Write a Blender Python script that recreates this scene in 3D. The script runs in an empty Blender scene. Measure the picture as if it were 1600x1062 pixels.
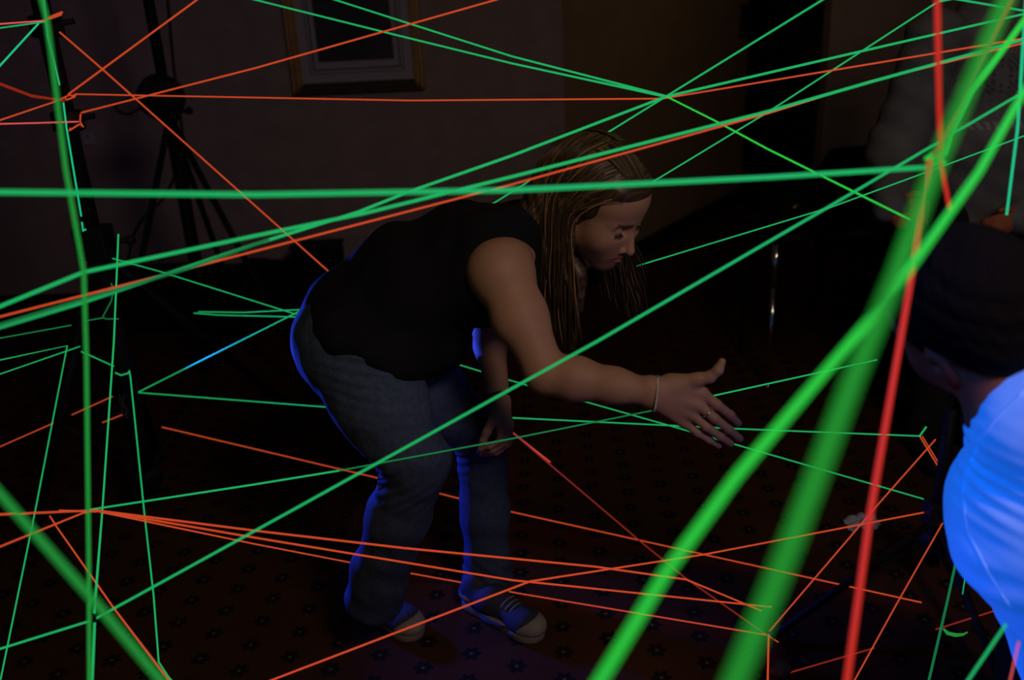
import bpy, math, random
import numpy as np
from mathutils import Vector, Matrix, Quaternion
random.seed(7); np.random.seed(7)
SC = bpy.context.scene
COL = SC.collection
PI = math.pi

# ------------------------------------------------------------------ camera
H = 1.5; PITCH = math.radians(20); ROLL = math.radians(3.0); FPX = 1350.0
F_ = np.array([0, math.cos(PITCH), -math.sin(PITCH)])
U0 = np.array([0, math.sin(PITCH), math.cos(PITCH)])
X0 = np.array([1.0, 0, 0])
R_ = math.cos(ROLL)*X0 - math.sin(ROLL)*U0
U_ = math.cos(ROLL)*U0 + math.sin(ROLL)*X0
CAM = np.array([0, 0, H])
cd = bpy.data.cameras.new('camera'); cam = bpy.data.objects.new('camera', cd); COL.objects.link(cam)
cd.sensor_width = 36.0; cd.lens = 36.0*FPX/1600; cd.clip_start = 0.02; cd.clip_end = 60
cam.matrix_world = Matrix(((R_[0], U_[0], -F_[0], CAM[0]), (R_[1], U_[1], -F_[1], CAM[1]), (R_[2], U_[2], -F_[2], CAM[2]), (0, 0, 0, 1)))
cd.dof.use_dof = True; cd.dof.focus_distance = 1.95; cd.dof.aperture_fstop = 2.3
SC.camera = cam
SC.view_settings.view_transform = 'Standard'; SC.view_settings.look = 'None'
SC.view_settings.gamma = 1.0; SC.view_settings.use_curve_mapping = False
SC.view_settings.exposure = 0.0
# the dark room's faint ambience
wd = bpy.data.worlds.new('world'); SC.world = wd; wd.use_nodes = True
wd.node_tree.nodes['Background'].inputs[0].default_value = (0.5, 0.45, 0.6, 1)
wd.node_tree.nodes['Background'].inputs[1].default_value = 0.002

def look(o, tgt):
    d = Vector(tgt) - o.location
    o.rotation_euler = d.to_track_quat('-Z', 'Y').to_euler()
def area(name, loc, tgt, size, col, e, spread=180):
    l = bpy.data.lights.new(name, 'AREA'); l.size = size; l.color = col; l.energy = e; l.spread = math.radians(spread)
    o = bpy.data.objects.new(name, l); COL.objects.link(o); o.location = loc; look(o, tgt); return o
def spot(name, loc, tgt, col, e, ang, blend=0.5, rad=0.05):
    l = bpy.data.lights.new(name, 'SPOT'); l.color = col; l.energy = e; l.spot_size = math.radians(ang); l.spot_blend = blend; l.shadow_soft_size = rad
    o = bpy.data.objects.new(name, l); COL.objects.link(o); o.location = loc; look(o, tgt); return o
# dim warm room light from the camera side, up right
area('warm_room_light', (0.9, -0.3, 2.55), (0.15, 1.9, 0.8), 0.5, (1.0, 0.73, 0.58), 7.2, 135)
area('warm_back_light', (0.3, 2.9, 2.6), (0.2, 4.7, 0.8), 0.6, (1.0, 0.70, 0.55), 0.06, 130)
area('warm_passage_light', (1.75, 4.6, 2.6), (1.35, 6.4, 1.9), 0.25, (1.0, 0.66, 0.36), 0.55, 150)
# black-light lamps
spot('ultraviolet_lamp_left', (-1.16, 2.68, 0.55), (-0.24, 1.93, 0.60), (0.03, 0.07, 1.0), 105, 64)
spot('ultraviolet_lamp_wall', (-2.6, 2.6, 2.3), (-2.2, 4.7, 1.2), (0.40, 0.30, 1.0), 3.5, 110, 1.0)
spot('ultraviolet_lamp_shirt', (-0.9, 0.75, 2.4), (0.80, 1.02, 0.80), (0.0, 0.14, 1.0), 55, 26, 0.6)

# ------------------------------------------------------------------ pixel rays to world points
def ray(px, py):
    return F_ + (px-800)/FPX*R_ + (531-py)/FPX*U_
def W(px, py, Y):
    r = ray(px, py); return CAM + r*(Y/r[1])
def G(px, py, h=0.0):
    r = ray(px, py); return CAM + r*((h-H)/r[2])
def V3(a): return Vector([float(x) for x in a])

# ------------------------------------------------------------------ materials
def mat(name, col, rough=0.6, metal=0.0, emi=None, es=0.0, spec=0.5, attr=None, noise=None, bump=None, sheen=0.0):
    m = bpy.data.materials.new(name); m.use_nodes = True
    nt = m.node_tree; b = nt.nodes['Principled BSDF']
    b.inputs['Base Color'].default_value = (*col, 1); b.inputs['Roughness'].default_value = rough
    b.inputs['Metallic'].default_value = metal; b.inputs['Specular IOR Level'].default_value = spec
    if sheen: b.inputs['Sheen Weight'].default_value = sheen
    if emi:
        b.inputs['Emission Color'].default_value = (*emi, 1); b.inputs['Emission Strength'].default_value = es
        m.cycles.emission_sampling = 'NONE'
    src = None
    if attr:
        a = nt.nodes.new('ShaderNodeAttribute'); a.attribute_name = 'tint'
        mx = nt.nodes.new('ShaderNodeMix'); mx.data_type = 'RGBA'; mx.blend_type = 'MULTIPLY'; mx.inputs[0].default_value = 1
        mx.inputs[6].default_value = (*col, 1); nt.links.new(a.outputs['Color'], mx.inputs[7]); src = mx.outputs[2]
    if noise or bump:
        tc = nt.nodes.new('ShaderNodeTexCoord')
    if noise:
        sc, amt = noise
        n = nt.nodes.new('ShaderNodeTexNoise'); n.inputs['Scale'].default_value = sc; n.inputs['Detail'].default_value = 5
        nt.links.new(tc.outputs['Object'], n.inputs['Vector'])
        mr = nt.nodes.new('ShaderNodeMapRange'); mr.inputs[1].default_value = .25; mr.inputs[2].default_value = .75
        mr.inputs[3].default_value = 1-amt; mr.inputs[4].default_value = 1+amt
        nt.links.new(n.outputs['Fac'], mr.inputs[0])
        mx = nt.nodes.new('ShaderNodeMix'); mx.data_type = 'RGBA'; mx.blend_type = 'MULTIPLY'; mx.inputs[0].default_value = 1
        if src: nt.links.new(src, mx.inputs[6])
        else: mx.inputs[6].default_value = (*col, 1)
        nt.links.new(mr.outputs[0], mx.inputs[7]); src = mx.outputs[2]
    if bump:
        sc, st = bump
        n = nt.nodes.new('ShaderNodeTexNoise'); n.inputs['Scale'].default_value = sc; n.inputs['Detail'].default_value = 4
        nt.links.new(tc.outputs['Object'], n.inputs['Vector'])
        bp = nt.nodes.new('ShaderNodeBump'); bp.inputs['Strength'].default_value = st; bp.inputs['Distance'].default_value = .004
        nt.links.new(n.outputs['Fac'], bp.inputs['Height']); nt.links.new(bp.outputs[0], b.inputs['Normal'])
    if src: nt.links.new(src, b.inputs['Base Color'])
    return m
M = {}
M['skin'] = mat('skin', (0.50, 0.265, 0.175), .62, attr=True, noise=(30, .06))
M['man_skin'] = mat('man_skin', (0.50, 0.15, 0.075), .7, attr=True, spec=.2)
M['hair'] = mat('hair', (0.17, 0.105, 0.06), .42, attr=True)
M['dark_hair'] = mat('dark_hair', (0.010, 0.007, 0.006), .9, bump=(260, .7), spec=.12)
M['black_knit'] = mat('black_knit', (0.008, 0.008, 0.011), .9, bump=(400, .3), spec=.2)
M['denim'] = mat('denim', (0.060, 0.085, 0.150), .85, attr=True, noise=(90, .25), bump=(500, .4), spec=.2)
M['denim_seam'] = mat('denim_seam', (0.10, 0.085, 0.07), .9)
M['shoe_white'] = mat('shoe_white', (0.30, 0.26, 0.20), .6, noise=(60, .15))
M['shoe_navy'] = mat('shoe_navy', (0.03, 0.035, 0.055), .7, bump=(500, .5))
M['shoe_sole'] = mat('shoe_sole', (0.26, 0.23, 0.19), .7)
M['silver'] = mat('silver', (0.85, 0.85, 0.88), .2, 1.0)
M['chrome'] = mat('chrome', (0.95, 0.95, 0.96), .13, 1.0)
M['gem'] = mat('gem', (0.95, 0.95, 1.0), .15, 0.0, spec=1.0)
M['pearl'] = mat('pearl', (0.75, 0.70, 0.62), .3)
M['lash'] = mat('lash', (0.01, 0.006, 0.005), .7)
M['eye'] = mat('eye', (0.05, 0.04, 0.035), .15)
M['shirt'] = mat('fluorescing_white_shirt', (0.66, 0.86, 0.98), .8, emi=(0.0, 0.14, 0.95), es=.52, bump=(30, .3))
M['hoodie'] = mat('hoodie', (0.17, 0.17, 0.18), .9, attr=True, noise=(12, .25), bump=(200, .4))
M['trouser'] = mat('trouser', (0.012, 0.012, 0.014), .9)
M['black_metal'] = mat('black_metal', (0.010, 0.010, 0.010), .6, spec=.12)
M['black_plastic'] = mat('black_plastic', (0.010, 0.010, 0.012), .6, spec=.3)
M['blue_metal'] = mat('blue_black_metal', (0.012, 0.012, 0.018), .6, spec=.12)
M['case'] = mat('case', (0.006, 0.006, 0.007), .7, bump=(300, .3), spec=.2)
M['gold'] = mat('gold_frame', (0.42, 0.25, 0.09), .45, .35, noise=(40, .25))
M['shaded_gold'] = mat('shaded_gold', (0.05, 0.03, 0.015), .6)  # same gilt as the frame; shade of the lower rail painted in
M['mount'] = mat('mount_board', (0.42, 0.38, 0.42), .9)
M['mount_line'] = mat('mount_line', (0.03, 0.03, 0.035), .9)
M['wall'] = mat('wall_paint', (0.34, 0.265, 0.24), .9, noise=(9, .12), bump=(120, .3), spec=.1)
M['wall_warm_glow'] = mat('wall_warm_glow', (0.36, 0.25, 0.15), .9, noise=(6, .12), spec=.1)  # warm glow on the angled wall is put into its colour
M['dark_wood_and_shade'] = mat('dark_wood_and_shade', (0.012, 0.009, 0.008), .7, noise=(20, .3), spec=.2)
M['ceiling'] = mat('ceiling_paint', (0.4, 0.38, 0.36), .95)
M['paper'] = mat('tissue_paper', (0.55, 0.56, 0.75), .9)
M['brass'] = mat('brass', (0.75, 0.48, 0.10), .3, .8)
M['plate'] = mat('switch_plate', (0.06, 0.05, 0.045), .5)

def string_mat(name, emi, es):
    # fluorescing cord: it gives off light under the black lamps; twisted plies as fine relief
    m = bpy.data.materials.new(name); m.use_nodes = True; nt = m.node_tree; b = nt.nodes['Principled BSDF']
    b.inputs['Base Color'].default_value = (emi[0]*.4+.02, emi[1]*.4+.02, emi[2]*.4+.05, 1); b.inputs['Roughness'].default_value = .9; b.inputs['Specular IOR Level'].default_value = 0
    b.inputs['Emission Color'].default_value = (*emi, 1); b.inputs['Emission Strength'].default_value = es
    m.cycles.emission_sampling = 'NONE'
    return m
M['green'] = string_mat('green_string', (0.012, 0.45, 0.12), .88)
M['green_dim'] = string_mat('green_string_dim', (0.010, 0.22, 0.06), .7)
M['green_cyan'] = string_mat('green_string_cyan', (0.012, 0.50, 0.22), 1.0)
M['green_near'] = string_mat('green_string_near', (0.022, 0.62, 0.050), .9)
M['green_haze'] = string_mat('green_string_soft', (0.016, 0.36, 0.030), .8)
M['green_olive'] = string_mat('green_string_olive', (0.015, 0.30, 0.04), .8)
M['orange'] = string_mat('orange_string', (0.62, 0.065, 0.016), .85)
M['orange_dim'] = string_mat('orange_string_dim', (0.40, 0.028, 0.008), .55)
M['red_near'] = string_mat('red_string_near', (0.60, 0.028, 0.010), .8)
M['pink'] = string_mat('pink_string', (0.75, 0.09, 0.10), .9)

# carpet: dark red with staggered little dark flowers, pale centres
def carpet():
    m = bpy.data.materials.new('carpet'); m.use_nodes = True; nt = m.node_tree; b = nt.nodes['Principled BSDF']
    b.inputs['Roughness'].default_value = .95; b.inputs['Specular IOR Level'].default_value = .05
    N = nt.nodes; L = nt.links
    def math_(op, a, c=None, d=None):
        n = N.new('ShaderNodeMath'); n.operation = op
        for i, v in enumerate((a, c, d)):
            if v is None: continue
            if isinstance(v, (int, float)): n.inputs[i].default_value = v
            else: L.new(v, n.inputs[i])
        return n.outputs[0]
    tc = N.new('ShaderNodeTexCoord'); mp = N.new('ShaderNodeMapping'); mp.inputs['Rotation'].default_value = (0, 0, .05)
    L.new(tc.outputs['Object'], mp.inputs[0]); sx = N.new('ShaderNodeSeparateXYZ'); L.new(mp.outputs[0], sx.inputs[0])
    def cell(ox, oy):
        x = math_('ADD', math_('DIVIDE', sx.outputs[0], .235), ox); y = math_('ADD', math_('DIVIDE', sx.outputs[1], .098), oy)
        fx = math_('MULTIPLY', math_('SUBTRACT', math_('FRACT', x), .5), .235); fy = math_('MULTIPLY', math_('SUBTRACT', math_('FRACT', y), .5), .098)
        r = math_('SQRT', math_('ADD', math_('MULTIPLY', fx, fx), math_('MULTIPLY', fy, fy)))
        th = math_('ARCTAN2', fy, fx)
        pet = math_('MULTIPLY_ADD', math_('COSINE', math_('MULTIPLY', th, 6.0)), .0045, .0225)
        return math_('SUBTRACT', r, pet), r
    a1, r1 = cell(0, 0); a2, r2 = cell(.5, .5)
    d = math_('MINIMUM', a1, a2); r = math_('MINIMUM', r1, r2)
    def step(v, lo, hi):
        mr = N.new('ShaderNodeMapRange'); mr.inputs[1].default_value = lo; mr.inputs[2].default_value = hi; L.new(v, mr.inputs[0]); return mr.outputs[0]
    flower = step(d, .003, -.003); centre = step(r, .006, .0035)
    nz = N.new('ShaderNodeTexNoise'); nz.inputs['Scale'].default_value = 130; L.new(tc.outputs['Object'], nz.inputs[0])
    dots = step(nz.outputs['Fac'], .70, .76)
    def mix(f, c1, c2):
        x = N.new('ShaderNodeMix'); x.data_type = 'RGBA'
        L.new(f, x.inputs[0])
        for i, c in ((6, c1), (7, c2)):
            if isinstance(c, tuple): x.inputs[i].default_value = (*c, 1)
            else: L.new(c, x.inputs[i])
        return x.outputs[2]
    nb = N.new('ShaderNodeTexNoise'); nb.inputs['Scale'].default_value = 3; L.new(tc.outputs['Object'], nb.inputs[0])
    base = mix(step(nb.outputs['Fac'], .3, .7), (.062, .026, .011), (.082, .032, .013))
    c = mix(dots, base, (.13, .06, .05)); c = mix(flower, c, (.016, .012, .008)); c = mix(centre, c, (.12, .10, .035))
    L.new(c, b.inputs['Base Color'])
    bp = N.new('ShaderNodeBump'); bp.inputs['Strength'].default_value = .5; bp.inputs['Distance'].default_value = .003
    n2 = N.new('ShaderNodeTexNoise'); n2.inputs['Scale'].default_value = 400; L.new(tc.outputs['Object'], n2.inputs[0]); L.new(n2.outputs['Fac'], bp.inputs['Height']); L.new(bp.outputs[0], b.inputs['Normal'])
    return m
M['carpet'] = carpet()

# ------------------------------------------------------------------ object helpers
def tag(o, label=None, cat=None, group=None, kind=None):
    if label: o['label'] = label
    if cat: o['category'] = cat
    if group: o['group'] = group
    if kind: o['kind'] = kind
    return o
def thing(name, label, cat, loc=(0, 0, 0), group=None):
    o = bpy.data.objects.new(name, None); o.empty_display_size = .05; COL.objects.link(o); o.location = V3(loc)
    return tag(o, label, cat, group)
class MB:
    def __init__(s): s.v = []; s.f = []; s.smooth = []
    def add(s, v, f, sm=True):
        n = len(s.v); s.v += [tuple(float(c) for c in p) for p in v]; s.f += [tuple(i+n for i in q) for q in f]; s.smooth += [sm]*len(f); return s
    def box(s, c, size, rot=None, bev=0.0):
        c = np.array(c, float); h = np.array(size, float)/2
        R = np.eye(3) if rot is None else np.array(rot)
        if bev <= 0:
            P = [(x, y, z) for x in (-1, 1) for y in (-1, 1) for z in (-1, 1)]
            v = [c + R @ (np.array(p)*h) for p in P]
            return s.add(v, [(0, 1, 3, 2), (4, 6, 7, 5), (0, 4, 5, 1), (2, 3, 7, 6), (0, 2, 6, 4), (1, 5, 7, 3)], False)
        import bmesh
        bm = bmesh.new(); bmesh.ops.create_cube(bm, size=1)
        for v in bm.verts: v.co = Vector((v.co.x*h[0]*2, v.co.y*h[1]*2, v.co.z*h[2]*2))
        bmesh.ops.bevel(bm, geom=bm.edges[:], offset=min(bev, h.min()*.9), segments=2, profile=.6, affect='EDGES')
        bm.verts.index_update()
        v = [c + R @ np.array(x.co) for x in bm.verts]; f = [tuple(q.index for q in x.verts) for x in bm.faces]; bm.free()
        return s.add(v, f, False)
    def tube(s, pts, rad, n=8, cap=True, flat=None):
        P = [np.array(p, float) for p in pts]; m = len(P)
        if isinstance(rad, (int, float)): rad = [rad]*m
        v = []; f = []; prev = None
        for i, p in enumerate(P):
            t = P[min(i+1, m-1)] - P[max(i-1, 0)]; t /= (np.linalg.norm(t)+1e-12)
            if prev is None:
                a = np.array([0, 0, 1.0]) if abs(t[2]) < .9 else np.array([1.0, 0, 0])
            else: a = prev
            u = a - t*np.dot(a, t); u /= (np.linalg.norm(u)+1e-12); w = np.cross(t, u); prev = u
            for k in range(n):
                an = 2*PI*k/n; v.append(p + rad[i]*(math.cos(an)*u + math.sin(an)*w*(flat or 1)))
        for i in range(m-1):
            for k in range(n):
                f.append((i*n+k, i*n+(k+1) % n, (i+1)*n+(k+1) % n, (i+1)*n+k))
        if cap:
            f.append(tuple(range(n))[::-1]); f.append(tuple((m-1)*n+k for k in range(n)))
        return s.add(v, f)
    def ball(s, c, r, seg=12, ring=8):
        c = np.array(c, float); r = np.array(r if hasattr(r, '__len__') else (r, r, r), float); v = []; f = []
        for i in range(ring+1):
            th = PI*i/ring
            for k in range(seg):
                ph = 2*PI*k/seg; v.append(c + r*np.array([math.sin(th)*math.cos(ph), math.sin(th)*math.sin(ph), math.cos(th)]))
        for i in range(ring):
            for k in range(seg): f.append((i*seg+k, (i+1)*seg+k, (i+1)*seg+(k+1) % seg, i*seg+(k+1) % seg))
        return s.add(v, f)
    def lathe(s, c, prof, n=20, R=None):
        c = np.array(c, float); R = np.eye(3) if R is None else R; v = []; f = []
        for r, z in prof:
            for k in range(n): v.append(c + R @ np.array([r*math.cos(2*PI*k/n), r*math.sin(2*PI*k/n), z]))
        for i in range(len(prof)-1):
            for k in range(n): f.append((i*n+k, i*n+(k+1) % n, (i+1)*n+(k+1) % n, (i+1)*n+k))
        f.append(tuple(range(n))[::-1]); f.append(tuple((len(prof)-1)*n+k for k in range(n)))
        return s.add(v, f)
    def build(s, name, m, parent=None, label=None, tint=None):
        if parent is not None:
            off = np.zeros(3); q = parent
            while q is not None: off += np.array(q.location); q = q.parent
        else:
            A = np.array(s.v); off = (A.min(0)+A.max(0))/2
        me = bpy.data.meshes.new(name); me.from_pydata([tuple(np.array(p)-off) for p in s.v], [], s.f); me.update()
        me.polygons.foreach_set('use_smooth', s.smooth)
        me.materials.append(m)
        if tint is not None:
            ca = me.color_attributes.new('tint', 'FLOAT_COLOR', 'POINT'); ca.data.foreach_set('color', np.ascontiguousarray(tint, dtype=np.float32).ravel())
        o = bpy.data.objects.new(name, me); COL.objects.link(o)
        if parent is not None: o.parent = parent
        else: o.location = V3(off)
        if label: o['label'] = label
        return o
def struct(name, mb, m, parent=None):
    o = mb.build(name, m, parent); o['kind'] = 'structure'; return o
def quadwall(a, b, z0, z1, t=.12):
    """a wall slab from a to b (x, y), its visible face on the line, thickness going back"""
    a = np.array(a, float); b = np.array(b, float); d = (b-a)/np.linalg.norm(b-a); n = np.array([-d[1], d[0]])*t
    P = [(*a, z0), (*b, z0), (*(b+n), z0), (*(a+n), z0), (*a, z1), (*b, z1), (*(b+n), z1), (*(a+n), z1)]
    mb = MB(); mb.add(P, [(0, 3, 2, 1), (4, 5, 6, 7), (0, 1, 5, 4), (1, 2, 6, 5), (2, 3, 7, 6), (3, 0, 4, 7)], False); return mb

# ------------------------------------------------------------------ implicit surface modelling (continuous bodies and clothes)
class Body:
    def __init__(s, R=np.eye(3), O=np.zeros(3), sc=1.0): s.p = []; s.frame(R, O, sc)
    def frame(s, R=np.eye(3), O=np.zeros(3), sc=1.0): s.R = np.array(R); s.O = np.array(O, float); s.s = sc; return s
    def _w(s, p): return s.O + s.R @ (np.array(p, float)*s.s)
    def cone(s, a, b, ra, rb=None, k=.02, sub=False, sq=None):
        rb = ra if rb is None else rb
        a = s._w(a); b = s._w(b); ra *= s.s; rb *= s.s; m = max(ra, rb)/(min(1, sq[1]) if sq is not None else 1)
        s.p.append(('c', a, b, ra, rb, k*s.s, sub, np.minimum(a, b)-m-k, np.maximum(a, b)+m+k, sq)); return s
    def path(s, pts, rads, k=.02):
        for i in range(len(pts)-1): s.cone(pts[i], pts[i+1], rads[i], rads[i+1], k)
        return s
    def ell(s, c, r, k=.02, rot=None, sub=False):
        c = s._w(c); r = np.array(r, float)*s.s; Q = s.R if rot is None else s.R @ np.array(rot); m = r.max()
        s.p.append(('e', c, r, Q, None, k*s.s, sub, c-m-k, c+m+k, None)); return s
    def sph(s, c, r, k=.02, sub=False): return s.ell(c, (r, r, r), k, None, sub)
def sdf(prims, P):
    d = np.full(len(P), 1e3)
    for q in prims:
        if q[0] == 'c':
            a, b, ra, rb, sq = q[1], q[2], q[3], q[4], q[9]
            ba = b-a; pa = P-a; t = np.clip(pa @ ba/max(ba @ ba, 1e-12), 0, 1)
            e = pa - t[:, None]*ba
            if sq is not None:   # squash along a direction: (unit vector, factor)
                u, f = sq; e = e + np.outer(e @ u, u)*(f-1)
            v = np.sqrt((e*e).sum(1)) - (ra+(rb-ra)*t)
        else:
            l = (P-q[1]) @ q[3]; r = q[2]
            k0 = np.sqrt(((l/r)**2).sum(1)); k1 = np.sqrt(((l/r**2)**2).sum(1))+1e-9; v = k0*(k0-1)/k1
        k = max(q[5], 1e-5)
        if q[6]:
            v = -v; h = np.maximum(k-np.abs(d-v), 0)/k; d = np.maximum(d, v)+h*h*k/4
        else:
            h = np.maximum(k-np.abs(d-v), 0)/k; d = np.minimum(d, v)-h*h*k/4
    return d
def surf(body, h, post=None, pad=.02):
    prims = body.p; add = [q for q in prims if not q[6]]
    lo = np.min([q[7] for q in add], 0)-pad; hi = np.max([q[8] for q in add], 0)+pad
    B = 20; nb = np.ceil((hi-lo)/(h*B)).astype(int); NN = nb*B+3
    key = lambda I: (I[:, 0].astype(np.int64)*NN[1]+I[:, 1])*NN[2]+I[:, 2]
    CK = []; CV = []; E = [[], [], []]
    ar = np.arange(B+1); I3 = np.stack(np.meshgrid(ar, ar, ar, indexing='ij'), -1).reshape(-1, 3)
    half = h*B/2
    for bx in range(nb[0]):
        for by in range(nb[1]):
            for bz in range(nb[2]):
                i0 = np.array([bx, by, bz])*B; b0 = lo+i0*h; b1 = b0+h*B
                pr = [q for q in prims if (q[7]-pad < b1).all() and (q[8]+pad > b0).all()]
                if not any(not q[6] for q in pr): continue
                dc = sdf(pr, (b0+half)[None])[0]
                if abs(dc) > half*1.7321*1.5+pad and not any(q[0] == 'e' for q in pr): continue
                P = b0+I3*h; D = sdf(pr, P)
                if post is not None: D = post(P, D)
                if D.min() > 0 or D.max() < 0: continue
                D = D.reshape(B+1, B+1, B+1); S = D < 0
                c8 = [(x, y, z) for x in (0, 1) for y in (0, 1) for z in (0, 1)]
                cnt = sum(S[x:x+B, y:y+B, z:z+B].astype(int) for x, y, z in c8)
                A = np.argwhere((cnt > 0) & (cnt < 8))
                if len(A):
                    val = np.stack([D[A[:, 0]+x, A[:, 1]+y, A[:, 2]+z] for x, y, z in c8], 1)
                    acc = np.zeros((len(A), 3)); n = np.zeros(len(A))
                    for i in range(8):
                        for j in range(i+1, 8):
                            if sum(abs(c8[i][q]-c8[j][q]) for q in range(3)) != 1: continue
                            va, vb = val[:, i], val[:, j]; m = (va < 0) != (vb < 0)
                            t = np.where(m, va/np.where(m, va-vb, 1), 0)
                            acc += m[:, None]*(np.array(c8[i])+t[:, None]*(np.array(c8[j])-np.array(c8[i]))); n += m
                    CK.append(key(A+i0+1)); CV.append(b0+(A+acc/n[:, None])*h)
                for a in range(3):
                    sl1 = [slice(0, B)]*3; sl2 = [slice(0, B)]*3; sl2[a] = slice(1, B+1)
                    s1 = S[tuple(sl1)]; s2 = S[tuple(sl2)]
                    e = np.argwhere(s1 != s2)
                    if len(e): E[a].append(np.concatenate([e+i0+1, s1[e[:, 0], e[:, 1], e[:, 2]][:, None]], 1))
    CK = np.concatenate(CK); CV = np.concatenate(CV); o = np.argsort(CK); CK = CK[o]; CV = CV[o]
    Fs = []
    for a in range(3):
        if not E[a]: continue
        e = np.concatenate(E[a]); b_, c_ = (a+1) % 3, (a+2) % 3
        idx = []; ok = np.ones(len(e), bool)
        for db, dc_ in ((0, 0), (-1, 0), (-1, -1), (0, -1)):
            I = e[:, :3].copy(); I[:, b_] += db; I[:, c_] += dc_; kk = key(I)
            p = np.clip(np.searchsorted(CK, kk), 0, len(CK)-1); ok &= CK[p] == kk; idx.append(p)
        q = np.stack(idx, 1); fl = e[:, 3] == 0; q[fl] = q[fl][:, ::-1]; Fs.append(q[ok])
    return CV, np.concatenate(Fs)
def smooth_verts(v, f, it=2, lam=.5):
    n = len(v)
    for _ in range(it):
        s = np.zeros_like(v); c = np.zeros(n)
        for i in range(4):
            a = f[:, i]; b = f[:, (i+1) % 4]
            np.add.at(s, a, v[b]); np.add.at(c, a, 1); np.add.at(s, b, v[a]); np.add.at(c, b, 1)
        v = v*(1-lam)+lam*s/np.maximum(c, 1)[:, None]
    return v
def surf_obj(name, body, h, m, parent, post=None, tintf=None, it=1, label=None):
    v, f = surf(body, h, post); v = smooth_verts(v, f, it)
    off = np.zeros(3); q = parent
    while q is not None: off += np.array(q.location); q = q.parent
    me = bpy.data.meshes.new(name)
    me.vertices.add(len(v)); me.vertices.foreach_set('co', (v-off).astype(np.float32).ravel())
    me.loops.add(len(f)*4); me.loops.foreach_set('vertex_index', f.astype(np.int32).ravel())
    me.polygons.add(len(f)); me.polygons.foreach_set('loop_start', (np.arange(len(f))*4).astype(np.int32))
    me.update(calc_edges=True); me.polygons.foreach_set('use_smooth', [True]*len(f)); me.materials.append(m)
    t = np.ones((len(v), 4)) if tintf is None else tintf(v)
    ca = me.color_attributes.new('tint', 'FLOAT_COLOR', 'POINT'); ca.data.foreach_set('color', t.astype(np.float32).ravel())
    o = bpy.data.objects.new(name, me); COL.objects.link(o); o.parent = parent
    if label: o['label'] = label
    return o

# ================================================================== THE ROOM
C0 = G(890, 462); D0 = G(1185, 296); E0 = G(1272, 392)
CX, CY = C0[0], C0[1]
WA0 = np.array([-4.2, CY+.35]); WA1 = np.array([CX, CY])
DX, DY = D0[0], D0[1]; EX, EY = E0[0], E0[1]
ZC = 2.75
struct('floor', MB().add([(-4.4, -2.7, 0), (5.2, -2.7, 0), (5.2, 14, 0), (-4.4, 14, 0), (-4.4, -2.7, -.1), (5.2, -2.7, -.1), (5.2, 14, -.1), (-4.4, 14, -.1)],
       [(0, 1, 2, 3), (4, 7, 6, 5), (0, 4, 5, 1), (1, 5, 6, 2), (2, 6, 7, 3), (3, 7, 4, 0)], False), M['carpet'])
struct('ceiling', MB().box((.4, 5.65, ZC+.05), (9.8, 16.9, .1)), M['ceiling'])
struct('wall_back', quadwall(WA0, WA1, 0, ZC), M['wall'])
struct('wall_angled', quadwall((CX, CY), (DX, DY), 0, ZC), M['wall_warm_glow'])
struct('wall_back_right', quadwall((EX, EY), (5.0, EY), 0, ZC), M['wall'])
struct('wall_passage', quadwall((EX+.12, 13), (EX+.12, EY+.12), 0, ZC, -.12), M['dark_wood_and_shade'])  # passage walls near black: the unlit gloom is put into their colour
struct('wall_passage_left', quadwall((DX, DY), (DX+.3, 12.8), 0, ZC), M['dark_wood_and_shade'])
struct('wall_passage_end', quadwall((DX, 12.8), (EX+.3, 12.8), 0, ZC), M['dark_wood_and_shade'])
struct('wall_left', quadwall((-4.2, -2.5), (-4.2, CY+.5), 0, ZC), M['wall'])
struct('wall_right', quadwall((5.0, EY+.1), (5.0, -2.5), 0, ZC), M['wall'])
struct('wall_front', quadwall((5.1, -2.5), (-4.3, -2.5), 0, ZC), M['wall'])
def skirting(name, a, b):
    a = np.array(a); b = np.array(b); d = (b-a)/np.linalg.norm(b-a); n = np.array([d[1], -d[0]])*.018
    mb = quadwall(a+n, b+n, 0, .11, .017); struct(name, mb, M['dark_wood_and_shade'])
skirting('baseboard_back', WA0+np.array([.05, 0]), WA1); skirting('baseboard_angled', (CX, CY), (DX, DY)); skirting('baseboard_right', (EX, EY), (4.9, EY))
# dark doors at the end of the unlit passage
dr = MB().box((DX+.55, 12.72, 1.02), (.9, .05, 2.04)); struct('door_1', dr, M['dark_wood_and_shade'])

# ------------------------------------------------------------------ framed picture on the back wall
dA = np.array([*(WA1-WA0), 0]); dA /= np.linalg.norm(dA); nA = np.array([dA[1], -dA[0], 0])
def on_wall(px, py, off=0.0):
    r = ray(px, py); p0 = np.array([*WA1, 0])+nA*off; t = ((p0-CAM) @ nA)/(r @ nA); return CAM+r*t
pbl = on_wall(459, 147, .03); pbr = on_wall(664, 142, .03)
wdt = np.linalg.norm((pbr-pbl)[:2]); zb = (pbl[2]+pbr[2])/2; hgt = .98; ctr = (pbl+pbr)/2; ctr[2] = zb
RA = np.stack([dA, -nA, np.array([0, 0, 1.0])], 1)     # columns: along wall, into wall, up
pic = thing('framed_picture', 'gilt framed picture with a pale mount hanging on the back wall', 'picture', ctr-nA*.03)
def pbox(mb, x, z, w, h_, dep, off, bev=0): return mb.box(ctr-nA*.03+dA*x+np.array([0, 0, z])+nA*off, (w, dep, h_), RA, bev)
fw = .058
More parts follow.
